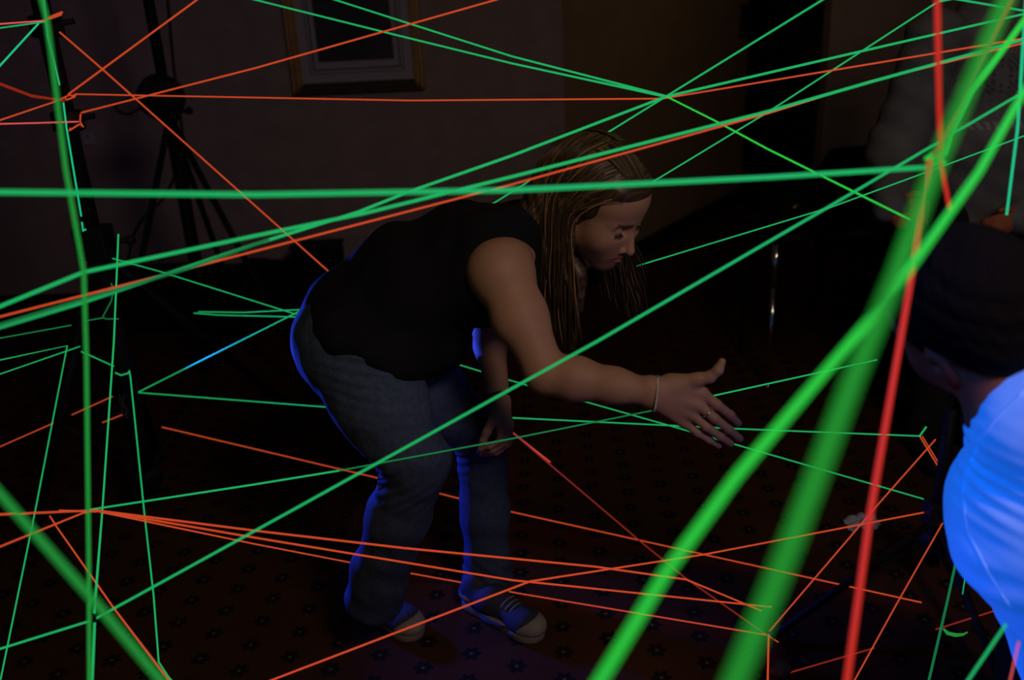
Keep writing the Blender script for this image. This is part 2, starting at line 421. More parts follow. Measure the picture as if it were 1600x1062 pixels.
def molding(mb, horiz, pos):
    # sloping gilt molding as three stepped strips
    for i, (o, w_, dp) in enumerate(((0, .018, .045), (.018, .026, .034), (.044, .014, .022))):
        if horiz: z = pos[1]+(o+w_/2)*pos[2]; pbox(mb, 0, z, wdt-2*o, w_, dp, dp/2, .004)
        else: x = pos[0]+(o+w_/2)*pos[2]; pbox(mb, x, hgt/2, w_, hgt-2*o, dp, dp/2, .004)
    return mb
molding(MB(), True, (0, 0, 1)).build('frame_rail', M['shaded_gold'], pic, 'lower rail of the frame, shade in its colour')
molding(MB(), True, (0, hgt, -1)).build('frame_rail', M['gold'], pic)
molding(MB(), False, (-wdt/2, 0, 1)).build('frame_stile', M['gold'], pic)
molding(MB(), False, (wdt/2, 0, -1)).build('frame_stile', M['gold'], pic)
pbox(MB(), 0, hgt/2, wdt-.1, hgt-.1, .006, .010).build('mount', M['mount'], pic)
mw = wdt-.1
ln = MB()
for ins, t in ((.125, .006), (.105, .003)):
    w2 = wdt-2*ins; h2 = hgt-2*ins
    pbox(ln, 0, ins, w2, t, .003, .0145); pbox(ln, 0, hgt-ins, w2, t, .003, .0145)
    pbox(ln, -w2/2, hgt/2, t, h2, .003, .0145); pbox(ln, w2/2, hgt/2, t, h2, .003, .0145)
ln.build('mount_line', M['mount_line'], pic)
art = mat('print', (0.03, 0.03, 0.035), .5, noise=(5, .7))
pbox(MB(), 0, hgt/2+.01, wdt-.31, hgt-.31, .003, .0147).build('print', art, pic)

# wall plates on the angled wall, by the passage
dB = np.array([DX-CX, DY-CY, 0]); dB /= np.linalg.norm(dB); nB = np.array([dB[1], -dB[0], 0]); RB = np.stack([dB, -nB, np.array([0, 0, 1.0])], 1)
def on_angled(px, py):
    r = ray(px, py); t = ((np.array([CX, CY, 0])-CAM) @ nB)/(r @ nB); return CAM+r*t
pl = on_angled(1166, 32)
sp = thing('switch_plate', 'dark switch plate with four rockers on the angled wall by the passage', 'switch', pl)
MB().box(pl+nB*.006, (.34, .012, .24), RB, .003).build('plate', M['plate'], sp)
for i in (-1, 1):
    for j in (-1, 1): MB().box(pl+nB*.016+dB*i*.07+np.array([0, 0, j*.055]), (.075, .012, .065), RB, .003).build('rocker', M['black_plastic'], sp)
so = on_wall(140, 216)
sk = thing('wall_socket', 'small pale lilac wall socket beside the black lamp stand', 'socket', so)
MB().box(so+nA*.006, (.075, .010, .075), RA, .003).build('plate', M['mount'], sk)
MB().box(so+nA*.013+np.array([0, 0, .012]), (.018, .005, .010), RA, .001).build('rocker', M['plate'], sk)

# ================================================================== PEOPLE
def head(b, neckbase, nr=.052, male=False):
    b.ell((-.015, 0, .035), (.098, .076, .088), .02)
    b.ell((.045, 0, .038), (.045, .060, .052), .03)
    b.ell((.037, 0, -.035), (.056, .060, .068), .03)
    for s in (-1, 1):
        b.cone((.0, s*.047, -.055), (.062, s*.012, -.100), .020, .016, .03)
        b.ell((.056, s*.036, -.030), (.026, .024, .026), .035)
    b.sph((.070, 0, -.101), .015, .02)
    b.ell((.073, 0, -.067), (.020, .030, .026), .03)
    for s in (-1, 1):
        b.cone((.082, s*.010, .017), (.068, s*.044, .013), (.0085 if male else .007), .005, .014)
        b.ell((.092, s*.030, -.001), (.015, .019, .0115), .012, None, True)
        b.sph((.0735, s*.031, -.003), .0125, .004)           # lowered eyelid
        b.cone((.0875, s*.022, -.0075), (.083, s*.041, -.008), .0016, .0014, .002, True)
    b.cone((.086, 0, .004), (.106, 0, -.036), .0065, .0085, .010)
    b.sph((.1095, 0, -.043), .0088, .006)
    for s in (-1, 1):
        b.sph((.097, s*.0115, -.046), .0070, .005)
        b.sph((.1025, s*.006, -.0530), .0030, .003, True)
        b.cone((.0960, 0, -.0655), (.084, s*.024, -.0705), .0054, .0032, .003)
        b.cone((.0945, 0, -.0760), (.084, s*.022, -.0725), .0066, .0038, .003)
        b.cone((.1015, 0, -.0708), (.088, s*.026, -.0716), .0014, .0012, .002, True)
        b.ell((-.004, s*.077, -.010), (.017, .007, .029), .006)
        b.sph((.002, s*.084, -.008), .008, .006, True)
def Rframe(fwd, up):
    f = np.array(fwd, float); f /= np.linalg.norm(f); u = np.array(up, float); u -= f*(u @ f); u /= np.linalg.norm(u)
    return np.stack([f, np.cross(u, f), u], 1)
def wob(P, amp, fr, seed=0):
    r = np.random.RandomState(seed); o = 0
    for i in range(5):
        d = r.randn(3); d /= np.linalg.norm(d); o = o+np.sin(P @ d*fr*(1+.5*i)+r.rand()*6)*amp/(1+.5*i)
    return o

# ------------------------------------------------------------------ the woman
wo = thing('person', 'woman in black sleeveless top and blue jeans bending forward with arm outstretched', 'person', (W(700, 980, 1.95)[0], 1.93, 0))
ey = math.radians(40); ep = math.radians(32)
hf = np.array([math.cos(ey)*math.cos(ep), -math.sin(ey)*math.cos(ep), -math.sin(ep)])
hR = Rframe(hf, (0.0, -.10, 1))
hs = 1.08; hRs = hR*hs
hO = W(966, 362, 1.78)-hRs @ np.array([.080, -.031, -.003])
nb_ = W(835, 370, 1.90)              # neck base
shR = W(782, 424, 1.74); elR = W(853, 583, 1.62); wrR = W(1020, 613, 1.56)
shL = W(805, 392, 2.05); elL = W(760, 505, 2.13); wrL = W(781, 628, 1.95)
bw = Body(hR, hO, hs); head(bw, nb_)
bw.cone((-.035, 0, -.02), hR.T @ (nb_-hO)/hs, .050, .052, .03)
bw.frame()
bw.cone(nb_, (shR+shL)/2+np.array([-.04, 0, -.03]), .055, .10, .05)
bw.cone((shR+shL)/2+np.array([-.04, 0, -.03]), W(600, 468, 1.9), .10, .085, .05)
bw.cone(nb_+np.array([-.02, 0, 0]), shR, .045, .055, .04); bw.cone(nb_+np.array([-.02, 0, 0]), shL, .045, .052, .04)
bw.sph(shR, .064, .03)
bw.path([shR, shR*.55+elR*.45, elR], [.060, .052, .040], .03)
bw.sph(W(803, 500, 1.68), .036, .03)
bw.path([elR, elR*.72+wrR*.28, elR*.35+wrR*.65, wrR], [.040, .043, .034, .0265], .02)
bw.path([shL, elL], [.055, .040], .03); bw.path([elL, elL*.7+wrL*.3, wrL], [.038, .040, .025], .02)
# right hand: palm turned away, thumb raised
YH = 1.555
k_i = W(1098, 614, YH-.005); k_m = W(1090, 632, YH-.01); k_r = W(1081, 647, YH-.006); k_p = W(1070, 660, YH)
pal = [(k_i, .0125), (k_m, .013), (k_r, .0125), (k_p, .0115)]
w0 = W(1018, 602, YH+.005); w1 = W(1018, 622, YH+.003)
for i, (k_, r_) in enumerate(pal):
    st = w0+(w1-w0)*i/3; bw.cone(st, k_, .0190, r_, .014)
bw.cone(W(1050, 600, YH+.008), W(1085, 602, YH+.006), .020, .014, .015)
def finger(b, pts, r0, r1, k=.005):
    n = len(pts)-1
    rs = [r0+(r1-r0)*i/n for i in range(n+1)]
    b.path(pts, rs, k)
finger(bw, [k_i, W(1120, 632, YH-.010), W(1141, 648, YH-.006), W(1153, 661, YH+.004)], .0108, .0080)
finger(bw, [k_m, W(1116, 653, YH-.018), W(1139, 671, YH-.014), W(1156, 685, YH-.004)], .0104, .0078)
finger(bw, [k_r, W(1104, 667, YH-.014), W(1126, 682, YH-.010), W(1142, 693, YH-.002)], .0100, .0074)
finger(bw, [k_p, W(1090, 676, YH-.006), W(1108, 687, YH-.003), W(1123, 696, YH+.003)], .0090, .0066)
bw.cone(W(1048, 600, YH+.01), W(1092, 592, YH-.008), .018, .0125, .012)
finger(bw, [W(1088, 593, YH-.006), W(1109, 589, YH-.014), W(1122, 578, YH-.018), W(1128, 565, YH-.016)], .0125, .0078, .008)
# left hand, relaxed and curled in front of the far knee
YL = 1.93
lk = [W(796, 664, YL-.01), W(792, 668, YL-.03), W(788, 670, YL-.05), W(782, 668, YL-.065)]
for i, k_ in enumerate(lk): bw.cone(wrL, k_, .019, .0115, .014)
finger(bw, [lk[0], W(796, 688, YL), W(782, 702, YL-.005), W(762, 706, YL-.005)], .0098, .0072)
finger(bw, [lk[1], W(793, 693, YL-.03), W(776, 706, YL-.035), W(754, 709, YL-.03)], .0098, .0072)
finger(bw, [lk[2], W(788, 692, YL-.055), W(770, 703, YL-.06), W(750, 704, YL-.05)], .0094, .0070)
finger(bw, [lk[3], W(781, 688, YL-.075), W(766, 697, YL-.08), W(752, 698, YL-.07)], .0086, .0064)
bw.cone(wrL, W(771, 655, YL-.07), .017, .0125, .012)
finger(bw, [W(771, 655, YL-.07), W(761, 674, YL-.08), W(755, 688, YL-.08), W(751, 700, YL-.075)], .0118, .0078)
lipc = [hO+hRs @ np.array(p) for p in ((.099, 0, -.065), (.098, 0, -.077), (.092, -.014, -.070), (.092, .014, -.070), (.088, -.021, -.071), (.088, .021, -.071))]
def skin_tint(v):
    t = np.ones((len(v), 4)); m = np.zeros(len(v))
    for c in lipc: m = np.maximum(m, np.clip(1.6-np.linalg.norm(v-c, axis=1)/.009, 0, 1))
    t[:, 0] -= .22*m; t[:, 1] -= .55*m; t[:, 2] -= .42*m
    for s in (-1, 1):      # flushed cheeks
        c = hO+hRs @ np.array([.07, s*.04, -.04]); q = np.exp(-(np.linalg.norm(v-c, axis=1)/.024)**2)
        t[:, 1] -= .12*q; t[:, 2] -= .12*q
    l = (v-hO) @ hR/hs        # brows
    for s in (-1, 1):
        q = np.exp(-((l[:, 2]-.0170+.04*(np.abs(l[:, 1])-.02)*(np.abs(l[:, 1]) < .04))/.0028)**2)*(l[:, 1]*s > .010)*(l[:, 1]*s < .046)*(l[:, 0] > .04)
        t[:, :3] *= (1-.65*q)[:, None]
    return t
surf_obj('body', bw, .0023, M['skin'], wo, tintf=skin_tint, it=1)
# eyes and lashes
for s in (-1, 1):
    c = hO+hRs @ np.array([.0712, s*.031, -.0032])
    MB().ball(c, .0130, 16, 10).build('eye', M['eye'], wo)
    lm = MB()
    for i in range(12):
        a = (i/11-.5)*1.6; p0 = hO+hRs @ np.array([.0735+.0128*math.cos(a), s*.031+.0135*math.sin(a), -.0085])
        p1 = p0+hRs @ np.array([.007*math.cos(a), .007*math.sin(a), -.0035]); lm.tube([p0, p1], [.0009, .0003], 4)
    lm.tube([hO+hRs @ np.array([.0737+.0127*math.cos(a), s*.031+.0132*math.sin(a), -.0085]) for a in np.linspace(-.9, .9, 9)], .0007, 5)
    lm.build('eyelashes', M['lash'], wo)
# bracelet of little links round the right wrist
bc = wrR*.955+W(1098, 640, YH)*.045; ax = wrR-elR; ax /= np.linalg.norm(ax)
bu = np.array([0, 0, 1.0]); bu -= ax*(bu @ ax); bu /= np.linalg.norm(bu); bv = np.cross(ax, bu); mb = MB(); pm = MB()
N_ = 44
for i in range(N_):
    a = 2*PI*i/N_; sh = .006*math.sin(a)
    mb.ball(bc+(bu*math.cos(a)*.0345+bv*math.sin(a)*.0325)+ax*sh-bu*.001, .0025, 8, 6)
br = mb.build('bracelet', M['pearl'], wo, 'bracelet of small pale beads')
MB().ball(bc+bu*.036+ax*.002, (.004, .004, .004), 8, 6).build('clasp', M['silver'], br)
# ring with a stone on the middle finger
rc = k_m*.42+W(1116, 653, YH-.018)*.58; ra = W(1116, 653, YH-.018)-k_m; ra /= np.linalg.norm(ra)
ru = np.array([0, -1.0, 0]); ru -= ra*(ru @ ra); ru /= np.linalg.norm(ru); rv = np.cross(ra, ru)
rg = MB().tube([rc+.0112*(ru*math.cos(a)+rv*math.sin(a)) for a in np.linspace(0, 2*PI, 25)], .0012, 6, False).build('ring', M['silver'], wo, 'silver finger ring with a clear stone')
MB().ball(rc+ru*.0120+rv*-.003, (.0032, .0024, .0032), 6, 4).build('stone', M['gem'], rg)
# dark band on the left wrist
ax = wrL-elL; ax /= np.linalg.norm(ax); bu = np.array([1.0, 0, 0]); bu -= ax*(bu @ ax); bu /= np.linalg.norm(bu); bv = np.cross(ax, bu)
c_ = wrL-ax*.012
MB().tube([c_+.0285*(bu*math.cos(a)+bv*math.sin(a)) for a in np.linspace(0, 2*PI, 25)], .0035, 8, False).build('wrist_band', M['black_plastic'], wo, 'thin black wrist band')

# black sleeveless top
bt = Body()
Y_ = 1.90
bt.cone(W(575, 490, Y_), W(650, 438, Y_), .100, .120, .04, sq=(np.array([0, 1, 0]), .8))
bt.cone(W(650, 438, Y_), W(735, 406, Y_), .120, .114, .05, sq=(np.array([0, 1, 0]), .82))
bt.cone(W(735, 402, Y_), W(790, 400, Y_), .116, .095, .05, sq=(np.array([0, 1, 0]), .8))
bt.cone(W(765, 375, 1.80), W(830, 352, 1.87), .062, .050, .03)
bt.cone(W(768, 362, 2.02), W(832, 348, 1.93), .062, .050, .03)
bt.cone(W(625, 470, Y_), W(675, 528, Y_), .13, .085, .06, sq=(np.array([0, 1, 0]), .8))
bt.cone(W(535, 478, Y_), W(640, 535, Y_), .075, .075, .05, sq=(np.array([0, 1, 0]), .6))
bt.cone(W(545, 472, 1.90), W(610, 440, 1.90), .062, .085, .02, sq=(np.array([0, 1, 0]), .62))
bt.cone(W(548, 488, 1.86), W(630, 540, 1.86), .080, .074, .03, sq=(np.array([0, 1, 0]), .44))
bt.ell(W(775, 445, 1.85), (.085, .12, .085), .05)      # bust
# armhole around the right shoulder
bt.sph(shR+np.array([.012, -.052, -.010]), .088, .008, True)
bt.sph(shL+np.array([.03, .05, -.010]), .075, .008, True)
def knit(P, D): return D-.004-wob(P, .0022, 38, 3)
surf_obj('sleeveless_top', bt, .0045, M['black_knit'], wo, post=knit, it=2)

# jeans
hpR = W(540, 535, 1.79); knR = W(650, 722, 1.70); anR = W(584, 925, 1.80)
hpL = W(565, 530, 2.02); knL = W(752, 680, 2.02); anL = W(765, 950, 2.02)
bj = Body(); sq = (np.array([0, 1, 0]), .9)
bj.ell(W(545, 522, 1.90), (.122, .160, .118), .04)
bj.cone(W(545, 492, 1.90), W(545, 530, 1.90), .092, .110, .05, sq=(np.array([0, 1, 0]), .75))
bj.path([hpR, hpR*.5+knR*.5, knR], [.112, .098, .072], .04)
bj.path([knR, knR*.6+anR*.4, anR*.85+knR*.15, anR+np.array([0, 0, -.015])], [.070, .069, .067, .072], .03)
bj.path([hpL, hpL*.5+knL*.5, knL], [.110, .094, .068], .04)
bj.path([knL, knL*.6+anL*.4, anL*.85+knL*.15, anL+np.array([0, 0, -.015])], [.066, .062, .064, .073], .03)
hipc = W(590, 565, 1.72)
def folds(P, D):
    o = D+wob(P, .0016, 45, 9)
    # creases radiating from the groin and stacked behind the knee and over the shoes
    g = np.linalg.norm(P-hipc, axis=1); w_ = np.exp(-(g/.09)**2)
    o = o+w_*.0045*np.sin(P[:, 2]*260+P[:, 0]*60)
    for k_, c in ((.0040, knR+np.array([-.05, 0, -.03])), (.0035, knL+np.array([-.05, 0, -.03]))):
        w_ = np.exp(-(np.linalg.norm(P-c, axis=1)/.07)**2); o = o+w_*k_*np.sin(P[:, 2]*230-P[:, 0]*140)
    for an, s in ((anR, 1), (anL, 2)):
        w_ = np.clip((.17-P[:, 2])/.10, 0, 1)*(np.linalg.norm((P-an)[:, :2], axis=1) < .16)
        o = o+w_*.0055*np.sin(P[:, 2]*150+P[:, 0]*70*s+P[:, 1]*40)
    # cut the hems flat above the heels
    mid_ = (anR[0]+anL[0])/2; ax_ = np.where(P[:, 0] < mid_, anR[0]-.10, anL[0])
    o = np.maximum(o, .055+.016*(P[:, 0] < mid_)+.26*(P[:, 0]-ax_)-P[:, 2])
    return o
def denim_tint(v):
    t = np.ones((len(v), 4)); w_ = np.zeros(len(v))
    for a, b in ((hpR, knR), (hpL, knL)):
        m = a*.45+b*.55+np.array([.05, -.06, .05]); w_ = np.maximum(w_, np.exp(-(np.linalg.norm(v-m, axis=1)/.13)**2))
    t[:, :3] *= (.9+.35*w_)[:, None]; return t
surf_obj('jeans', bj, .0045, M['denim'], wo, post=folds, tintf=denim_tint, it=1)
# outer seam, pocket edge and belt loops as raised stitching on the near leg
import mathutils
def seam_on(body, pts, r, name, m, parent, post=None, n=26, label=None):
    """follow the cloth: march every point along its view ray until it meets the cloth"""
    out = []
    for i in range(n):
        u = i/(n-1)*(len(pts)-1); j = min(int(u), len(pts)-2); t = u-j
        px = pts[j][0]*(1-t)+pts[j+1][0]*t; py = pts[j][1]*(1-t)+pts[j+1][1]*t
        rr = ray(px, py); rr = rr/np.linalg.norm(rr); s = np.linspace(1.2, 2.6, 500); P = CAM+s[:, None]*rr
        D = sdf(body.p, P); D = post(P, D) if post else D
        hit = np.argmax(D < .0005)
        if D[hit] < .0005: out.append(P[hit])
    if len(out) > 3: return MB().tube(out, r, 5).build(name, m, parent, label)
seam_on(bj, [(503, 500), (507, 560), (530, 615), (565, 665), (590, 720), (592, 780), (585, 860), (580, 930)], .0011, 'side_seam', M['denim_seam'], wo, folds)
seam_on(bj, [(478, 495), (479, 540), (489, 580), (503, 578)], .0010, 'pocket_edge', M['denim_seam'], wo, folds)
seam_on(bj, [(512, 512), (560, 560)], .0010, 'pocket_edge', M['denim_seam'], wo, folds, 12)
seam_on(bj, [(486, 452), (499, 475), (503, 500)], .0016, 'waist_seam', M['denim_seam'], wo, folds, 12)
seam_on(bj, [(485, 448), (484, 462)], .0035, 'belt_loop', M['denim_seam'], wo, folds, 8)

# trainers
def shoe(heel, toe, label):
    d = toe-heel; L = np.linalg.norm(d); d /= L; z = np.array([0, 0, 1.0]); s = np.cross(z, d)
    Rr = np.stack([d, s, z], 1); O = heel.copy(); O[2] = 0
    rt = Body(Rr, O)
    rt.cone((.035, 0, .052), (.10, 0, .058), .037, .040, .03); rt.cone((.10, 0, .052), (L-.055, 0, .038), .040, .036, .03, sq=(z, 1.15))
    rt.ell((L-.055, .002, .036), (.055, .043, .030), .02); rt.cone((.03, 0, .06), (.045, 0, .085), .030, .034, .02)
    def cut(P, D): return np.maximum(D, .017-P[:, 2])
    base = MB()
    so_ = Body(Rr, O)
    so_.cone((.035, 0, .014), (.12, 0, .014), .0365, .034, .02); so_.cone((.12, 0, .014), (L-.05, .003, .014), .034, .045, .02); so_.cone((L-.05, .003, .014), (L-.035, .0, .014), .044, .036, .01)
    def flat(P, D): return np.maximum(np.maximum(D, P[:, 2]-.026), .001-P[:, 2])
    o = surf_obj('shoe', rt, .0032, M['shoe_navy'], wo, post=cut, it=1, label=label)
    surf_obj('sole', so_, .0032, M['shoe_sole'], o, post=flat, it=1)
    tc = Body(Rr, O)
    tc.ell((L-.050, .002, .035), (.058, .0455, .0315), .01); tc.ell((L-.085, 0, .070), (.055, .030, .034), .01, None, True)
    tc.ell((.04, 0, .05), (.05, .0415, .030), .01); tc.ell((L/2+.005, 0, .030), (L/2-.03, .0445, .016), .01)
    tc.ell((.055, 0, .105), (.075, .060, .05), .01, None, True)
    surf_obj('overlay', tc, .0032, M['shoe_white'], o, post=cut, it=1, label='cream leather overlay round the toe and side')
    rib = MB()     # curved ribs over the vamp
    for i in range(5):
        x = L-.062-i*.013; rr = .024+i*.0015; c = np.array([x, 0, .052+i*.004])
        pts = [O+Rr @ (c+np.array([.006*math.cos(a), rr*math.sin(a), .020*math.cos(a)-.004])) for a in np.linspace(-1.25, 1.25, 11)]
        rib.tube(pts, .0019, 5)
    rib.build('lace', M['shoe_white'], o, 'pale curved ribs over the vamp')
    # side swoosh-like stitched mark left as a plain curved stripe
    st = MB().tube([O+Rr @ np.array(p) for p in ((L*.42, -.0455, .030), (L*.52, -.0470, .026), (L*.62, -.0475, .030), (L*.72, -.0470, .040))], [.001, .003, .0025, .001], 5)
    st.build('side_stripe', M['shoe_navy'], o)
    return o
tR = G(655, 1000); hRr = G(560, 962); tL = G(846, 1002); hLl = G(735, 965)
def fit(h_, t_, L=.27):
    d = t_-h_; d /= np.linalg.norm(d); m = t_-d*L; return m
shoe(fit(G(548, 930), tR), tR, 'near trainer, cream and navy'); shoe(fit(G(728, 940), tL), tL, 'far trainer, cream and navy')

# hair: under-mass plus combed strands that fall straight down from the bent head
bh = Body(hR, hO, hs)
bh.ell((-.022, 0, .036), (.104, .086, .092), .02); bh.ell((.048, 0, .076), (.032, .054, .016), .03)
bh.ell((.118, 0, -.040), (.090, .075, .108), .012, None, True)
bh.frame()
earN = hO+hRs @ np.array([.0, -.080, .0]); earF = hO+hRs @ np.array([.0, .080, .0])
bh.path([earN+np.array([-.015, .012, .02]), earN+np.array([-.022, .012, -.07]), W(886, 440, 1.77)], [.026, .020, .006], .02)
bh.path([earN+np.array([-.06, .06, .03]), W(858, 375, 1.83), W(862, 430, 1.83)], [.040, .024, .006], .02)
bh.path([W(880, 385, 1.88), W(903, 430, 1.86), W(908, 485, 1.85)], [.036, .022, .005], .02)
bh.path([hO+hRs @ np.array([-.10, 0, .03]), W(830, 340, 1.86), W(800, 352, 1.80)], [.05, .03, .008], .03)
bh.frame(hR, hO, hs); bh.cone((.098, 0, -.115), (.125, -.02, .0), .052, .045, .008, True); bh.frame()
def hair_fold(P, D):
    l = (P-hO) @ hR/hs; a_ = np.clip((.035-l[:, 0])/.03, 0, 1)
    return D+a_*(.0012*np.sin(P[:, 0]*330+P[:, 2]*60)+.0006*np.sin(P[:, 0]*720))
def hair_tint(v):
    l = (v-hO) @ hR/hs; q = l[:, 0]+.25*np.abs(l[:, 1])
    st_ = .5+.3*np.sin(q*640)+.25*np.sin(q*290+1)+.25*np.sin(q*1010+2)
    b_ = .30+.55*np.clip(st_, 0, 1.2)**2
    return np.stack([b_*1.03, b_*.96, b_*.84, np.ones(len(v))], 1)
hm = surf_obj('hair', bh, .0032, M['hair'], wo, post=hair_fold, tintf=hair_tint, it=1)
sb = MB(); cols = []
rs = np.random.RandomState(5)
def strand(pts, r, tint):
    n0 = len(sb.v); sb.tube(pts, [r*.7]+[r]*(len(pts)-3)+[r*.7, r*.15], 4, False); cols.extend([tint]*(len(sb.v)-n0))
def bez(P, n):      # smooth polyline through control points
    P = np.array(P); out = []
    for i in range(len(P)-1):
        p0 = P[max(i-1, 0)]; p1 = P[i]; p2 = P[i+1]; p3 = P[min(i+2, len(P)-1)]
        for t in np.linspace(0, 1, n, endpoint=False):
            out.append(.5*((2*p1)+(-p0+p2)*t+(2*p0-5*p1+4*p2-p3)*t*t+(-p0+3*p1-3*p2+p3)*t**3))
    out.append(P[-1]); return out
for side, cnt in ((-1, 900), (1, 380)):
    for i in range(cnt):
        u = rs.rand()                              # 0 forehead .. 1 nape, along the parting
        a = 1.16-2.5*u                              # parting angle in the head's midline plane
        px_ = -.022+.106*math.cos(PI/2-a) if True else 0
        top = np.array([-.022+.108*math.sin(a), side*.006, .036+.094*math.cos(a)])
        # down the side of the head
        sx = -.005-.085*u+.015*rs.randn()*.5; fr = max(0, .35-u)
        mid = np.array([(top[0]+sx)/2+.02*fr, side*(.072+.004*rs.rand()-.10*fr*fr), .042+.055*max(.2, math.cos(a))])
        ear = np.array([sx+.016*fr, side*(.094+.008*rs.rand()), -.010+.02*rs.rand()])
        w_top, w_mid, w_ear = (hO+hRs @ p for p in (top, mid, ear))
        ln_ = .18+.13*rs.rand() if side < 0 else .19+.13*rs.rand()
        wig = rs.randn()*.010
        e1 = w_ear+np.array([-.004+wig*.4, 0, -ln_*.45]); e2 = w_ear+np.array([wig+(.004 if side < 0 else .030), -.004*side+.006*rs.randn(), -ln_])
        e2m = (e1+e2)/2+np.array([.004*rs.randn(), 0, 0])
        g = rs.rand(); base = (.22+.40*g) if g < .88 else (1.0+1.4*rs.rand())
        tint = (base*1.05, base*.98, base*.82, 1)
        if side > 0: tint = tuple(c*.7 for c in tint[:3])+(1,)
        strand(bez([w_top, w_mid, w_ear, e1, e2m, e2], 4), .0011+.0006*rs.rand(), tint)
for side, cnt in ((-1, 170), (1, 70)):      # fringe swept from the parting along the hairline to the temple
    for i in range(cnt):
        q, w1, w2 = rs.rand(), rs.rand(), rs.rand()
        P = [(.088-.035*q, side*(.004-.02*w1), .062+.032*q), (.074-.03*q, side*(.034+.010*w1), .062+.032*q), (.045-.03*q, side*(.066+.004*w1), .050+.02*q), (.012-.02*q, side*(.090+.004*w2), .015+.01*q), (-.008-.02*q, side*(.098+.004*w2), -.02)]
        P = [hO+hRs @ np.array(p) for p in P]; P.append(P[-1]+np.array([.004*rs.randn(), 0, -.10-.16*w2])); b_ = .3+.3*rs.rand() if rs.rand() < .85 else 1.1+.8*rs.rand()
        strand(bez(P, 4), .0012+.0004*rs.rand(), (b_*1.05, b_*.96, b_*.8, 1))
for i in range(60):     # swept over the forehead and back of the head
    u = rs.rand(); y = (rs.rand()-.5)*.07
    p0 = np.array([.066, y*.8, .096-abs(y)*.3]); p1 = np.array([.0, y*1.1-.01, .130-abs(y)*.35]); p2 = np.array([-.08, y*1.2-.01, .102-abs(y)*.3]); p3 = np.array([-.118, y, .04])
    off = .003*rs.randn()
    P = [hO+hRs @ (p+np.array([0, 0, off])) for p in (p0, p1, p2, p3)]
    P.append(W(845-20*u, 345+25*u, 1.80+.1*rs.rand())); b_ = .35+.6*rs.rand()
    strand(bez(P, 4), .0013, (b_, b_*.95, b_*.85, 1))
sb.build('strands', M['hair'], hm, 'brown hair with fair streaks', tint=np.array(cols))

# ------------------------------------------------------------------ the man in the white shirt, lower right, close to the camera
mn = thing('person', 'dark-haired man in a white shirt glowing blue, seen from behind', 'person', (.95, 1.05, 0))
YM = 1.12
mR = Rframe((-.25, .90, -.35), (-.55, .11, .80)); ms = 1.08
mO = W(1510, 462, YM)-mR @ np.array([-.02, 0, .04])*ms
bm_ = Body(mR, mO, ms); head(bm_, None)
bm_.frame()
nbM = W(1605, 668, YM-.06)
bm_.cone(mO+mR @ np.array([-.035, 0, -.03]), nbM, .060, .066, .03)
shLM = W(1590, 785, YM+.02); shRM = W(1800, 735, YM-.09)
bm_.cone(nbM, (shLM+shRM)/2+np.array([0, 0, -.05]), .06, .10, .05)
elM = W(1648, 1095, YM+.06); wrM = elM+np.array([.14, .22, .0])
bm_.path([shLM+np.array([.02, 0, 0]), elM, wrM], [.045, .038, .026], .02)
bm_.cone((shLM+shRM)/2+np.array([0, 0, -.08]), np.array([1.12, .92, .45]), .10, .11, .05)
wq = wrM+np.array([-.02, .03, 0])
for i in range(4):
    kx = wrM+np.array([-.028+.0*i, .075, .028-.018*i]); bm_.cone(wrM, kx, .018, .011, .012)
    bm_.path([kx, kx+np.array([-.008, .035, -.004]), kx+np.array([-.022, .058, -.012]), kx+np.array([-.034, .070, -.022])], [.010, .0095, .009, .008], .003)
bm_.cone(wrM, wrM+np.array([-.005, .05, .035]), .016, .012, .01); bm_.path([wrM+np.array([-.005, .05, .035]), wrM+np.array([-.018, .085, .040]), wrM+np.array([-.03, .105, .032])], [.0115, .010, .008], .004)
surf_obj('body', bm_, .0035, M['man_skin'], mn, it=1)
mh = Body(mR, mO, ms)
mh.ell((-.020, 0, .040), (.102, .082, .095), .02); mh.ell((-.055, 0, -.015), (.058, .066, .060), .03)
mh.ell((.125, 0, -.03), (.100, .10, .105), .012, None, True)
for s in (-1, 1): mh.ell((.002, s*.080, -.022), (.024, .022, .038), .008, None, True)
mh.ell((-.06, 0, -.115), (.09, .09, .055), .02, None, True)
surf_obj('hair', mh, .0035, M['dark_hair'], mn, post=lambda P, D: D+wob(P, .0012, 220, 4), it=1)
bs = Body()
cM = (shLM+shRM)/2
bs.cone(W(1635, 690, YM-.05), cM+np.array([.02, 0, -.07]), .080, .13, .04)
bs.cone(shLM+np.array([.010, 0, -.002]), cM, .072, .12, .03); bs.cone(shRM, cM, .075, .12, .08)
bs.cone(cM+np.array([0, 0, -.06]), np.array([1.10, .90, .46]), .165, .17, .06)
bs.path([shLM+np.array([.008, .0, -.01]), shLM*.55+elM*.45+np.array([.01, 0, 0]), elM+np.array([.012, 0, .03])], [.074, .070, .064], .02)
bs.cone(W(1652, 645, YM-.08), shLM+np.array([.02, -.01, .02]), .072, .062, .03)
bs.cone(W(1652, 645, YM-.08), cM+np.array([.04, -.01, -.02]), .072, .12, .08)
bs.cone(W(1598, 690, YM-.07), shLM, .056, .060, .03)
bs.cone(W(1652, 645, YM-.08), shRM, .072, .07, .08)
fc1 = W(1580, 735, YM-.06); fc2 = W(1595, 865, YM-.06)
def shirt_fold(P, D):
    o = D+wob(P, .003, 26, 12)
    g = np.linalg.norm(P-fc1, axis=1); w_ = np.exp(-(g/.075)**2)
    o = o+w_*.0065*np.sin(P[:, 2]*250+P[:, 0]*55)
    g = np.linalg.norm(P-fc2, axis=1); w_ = np.exp(-(g/.06)**2)
    return o+w_*.016*np.sin(P[:, 2]*90-P[:, 0]*60+1.0)
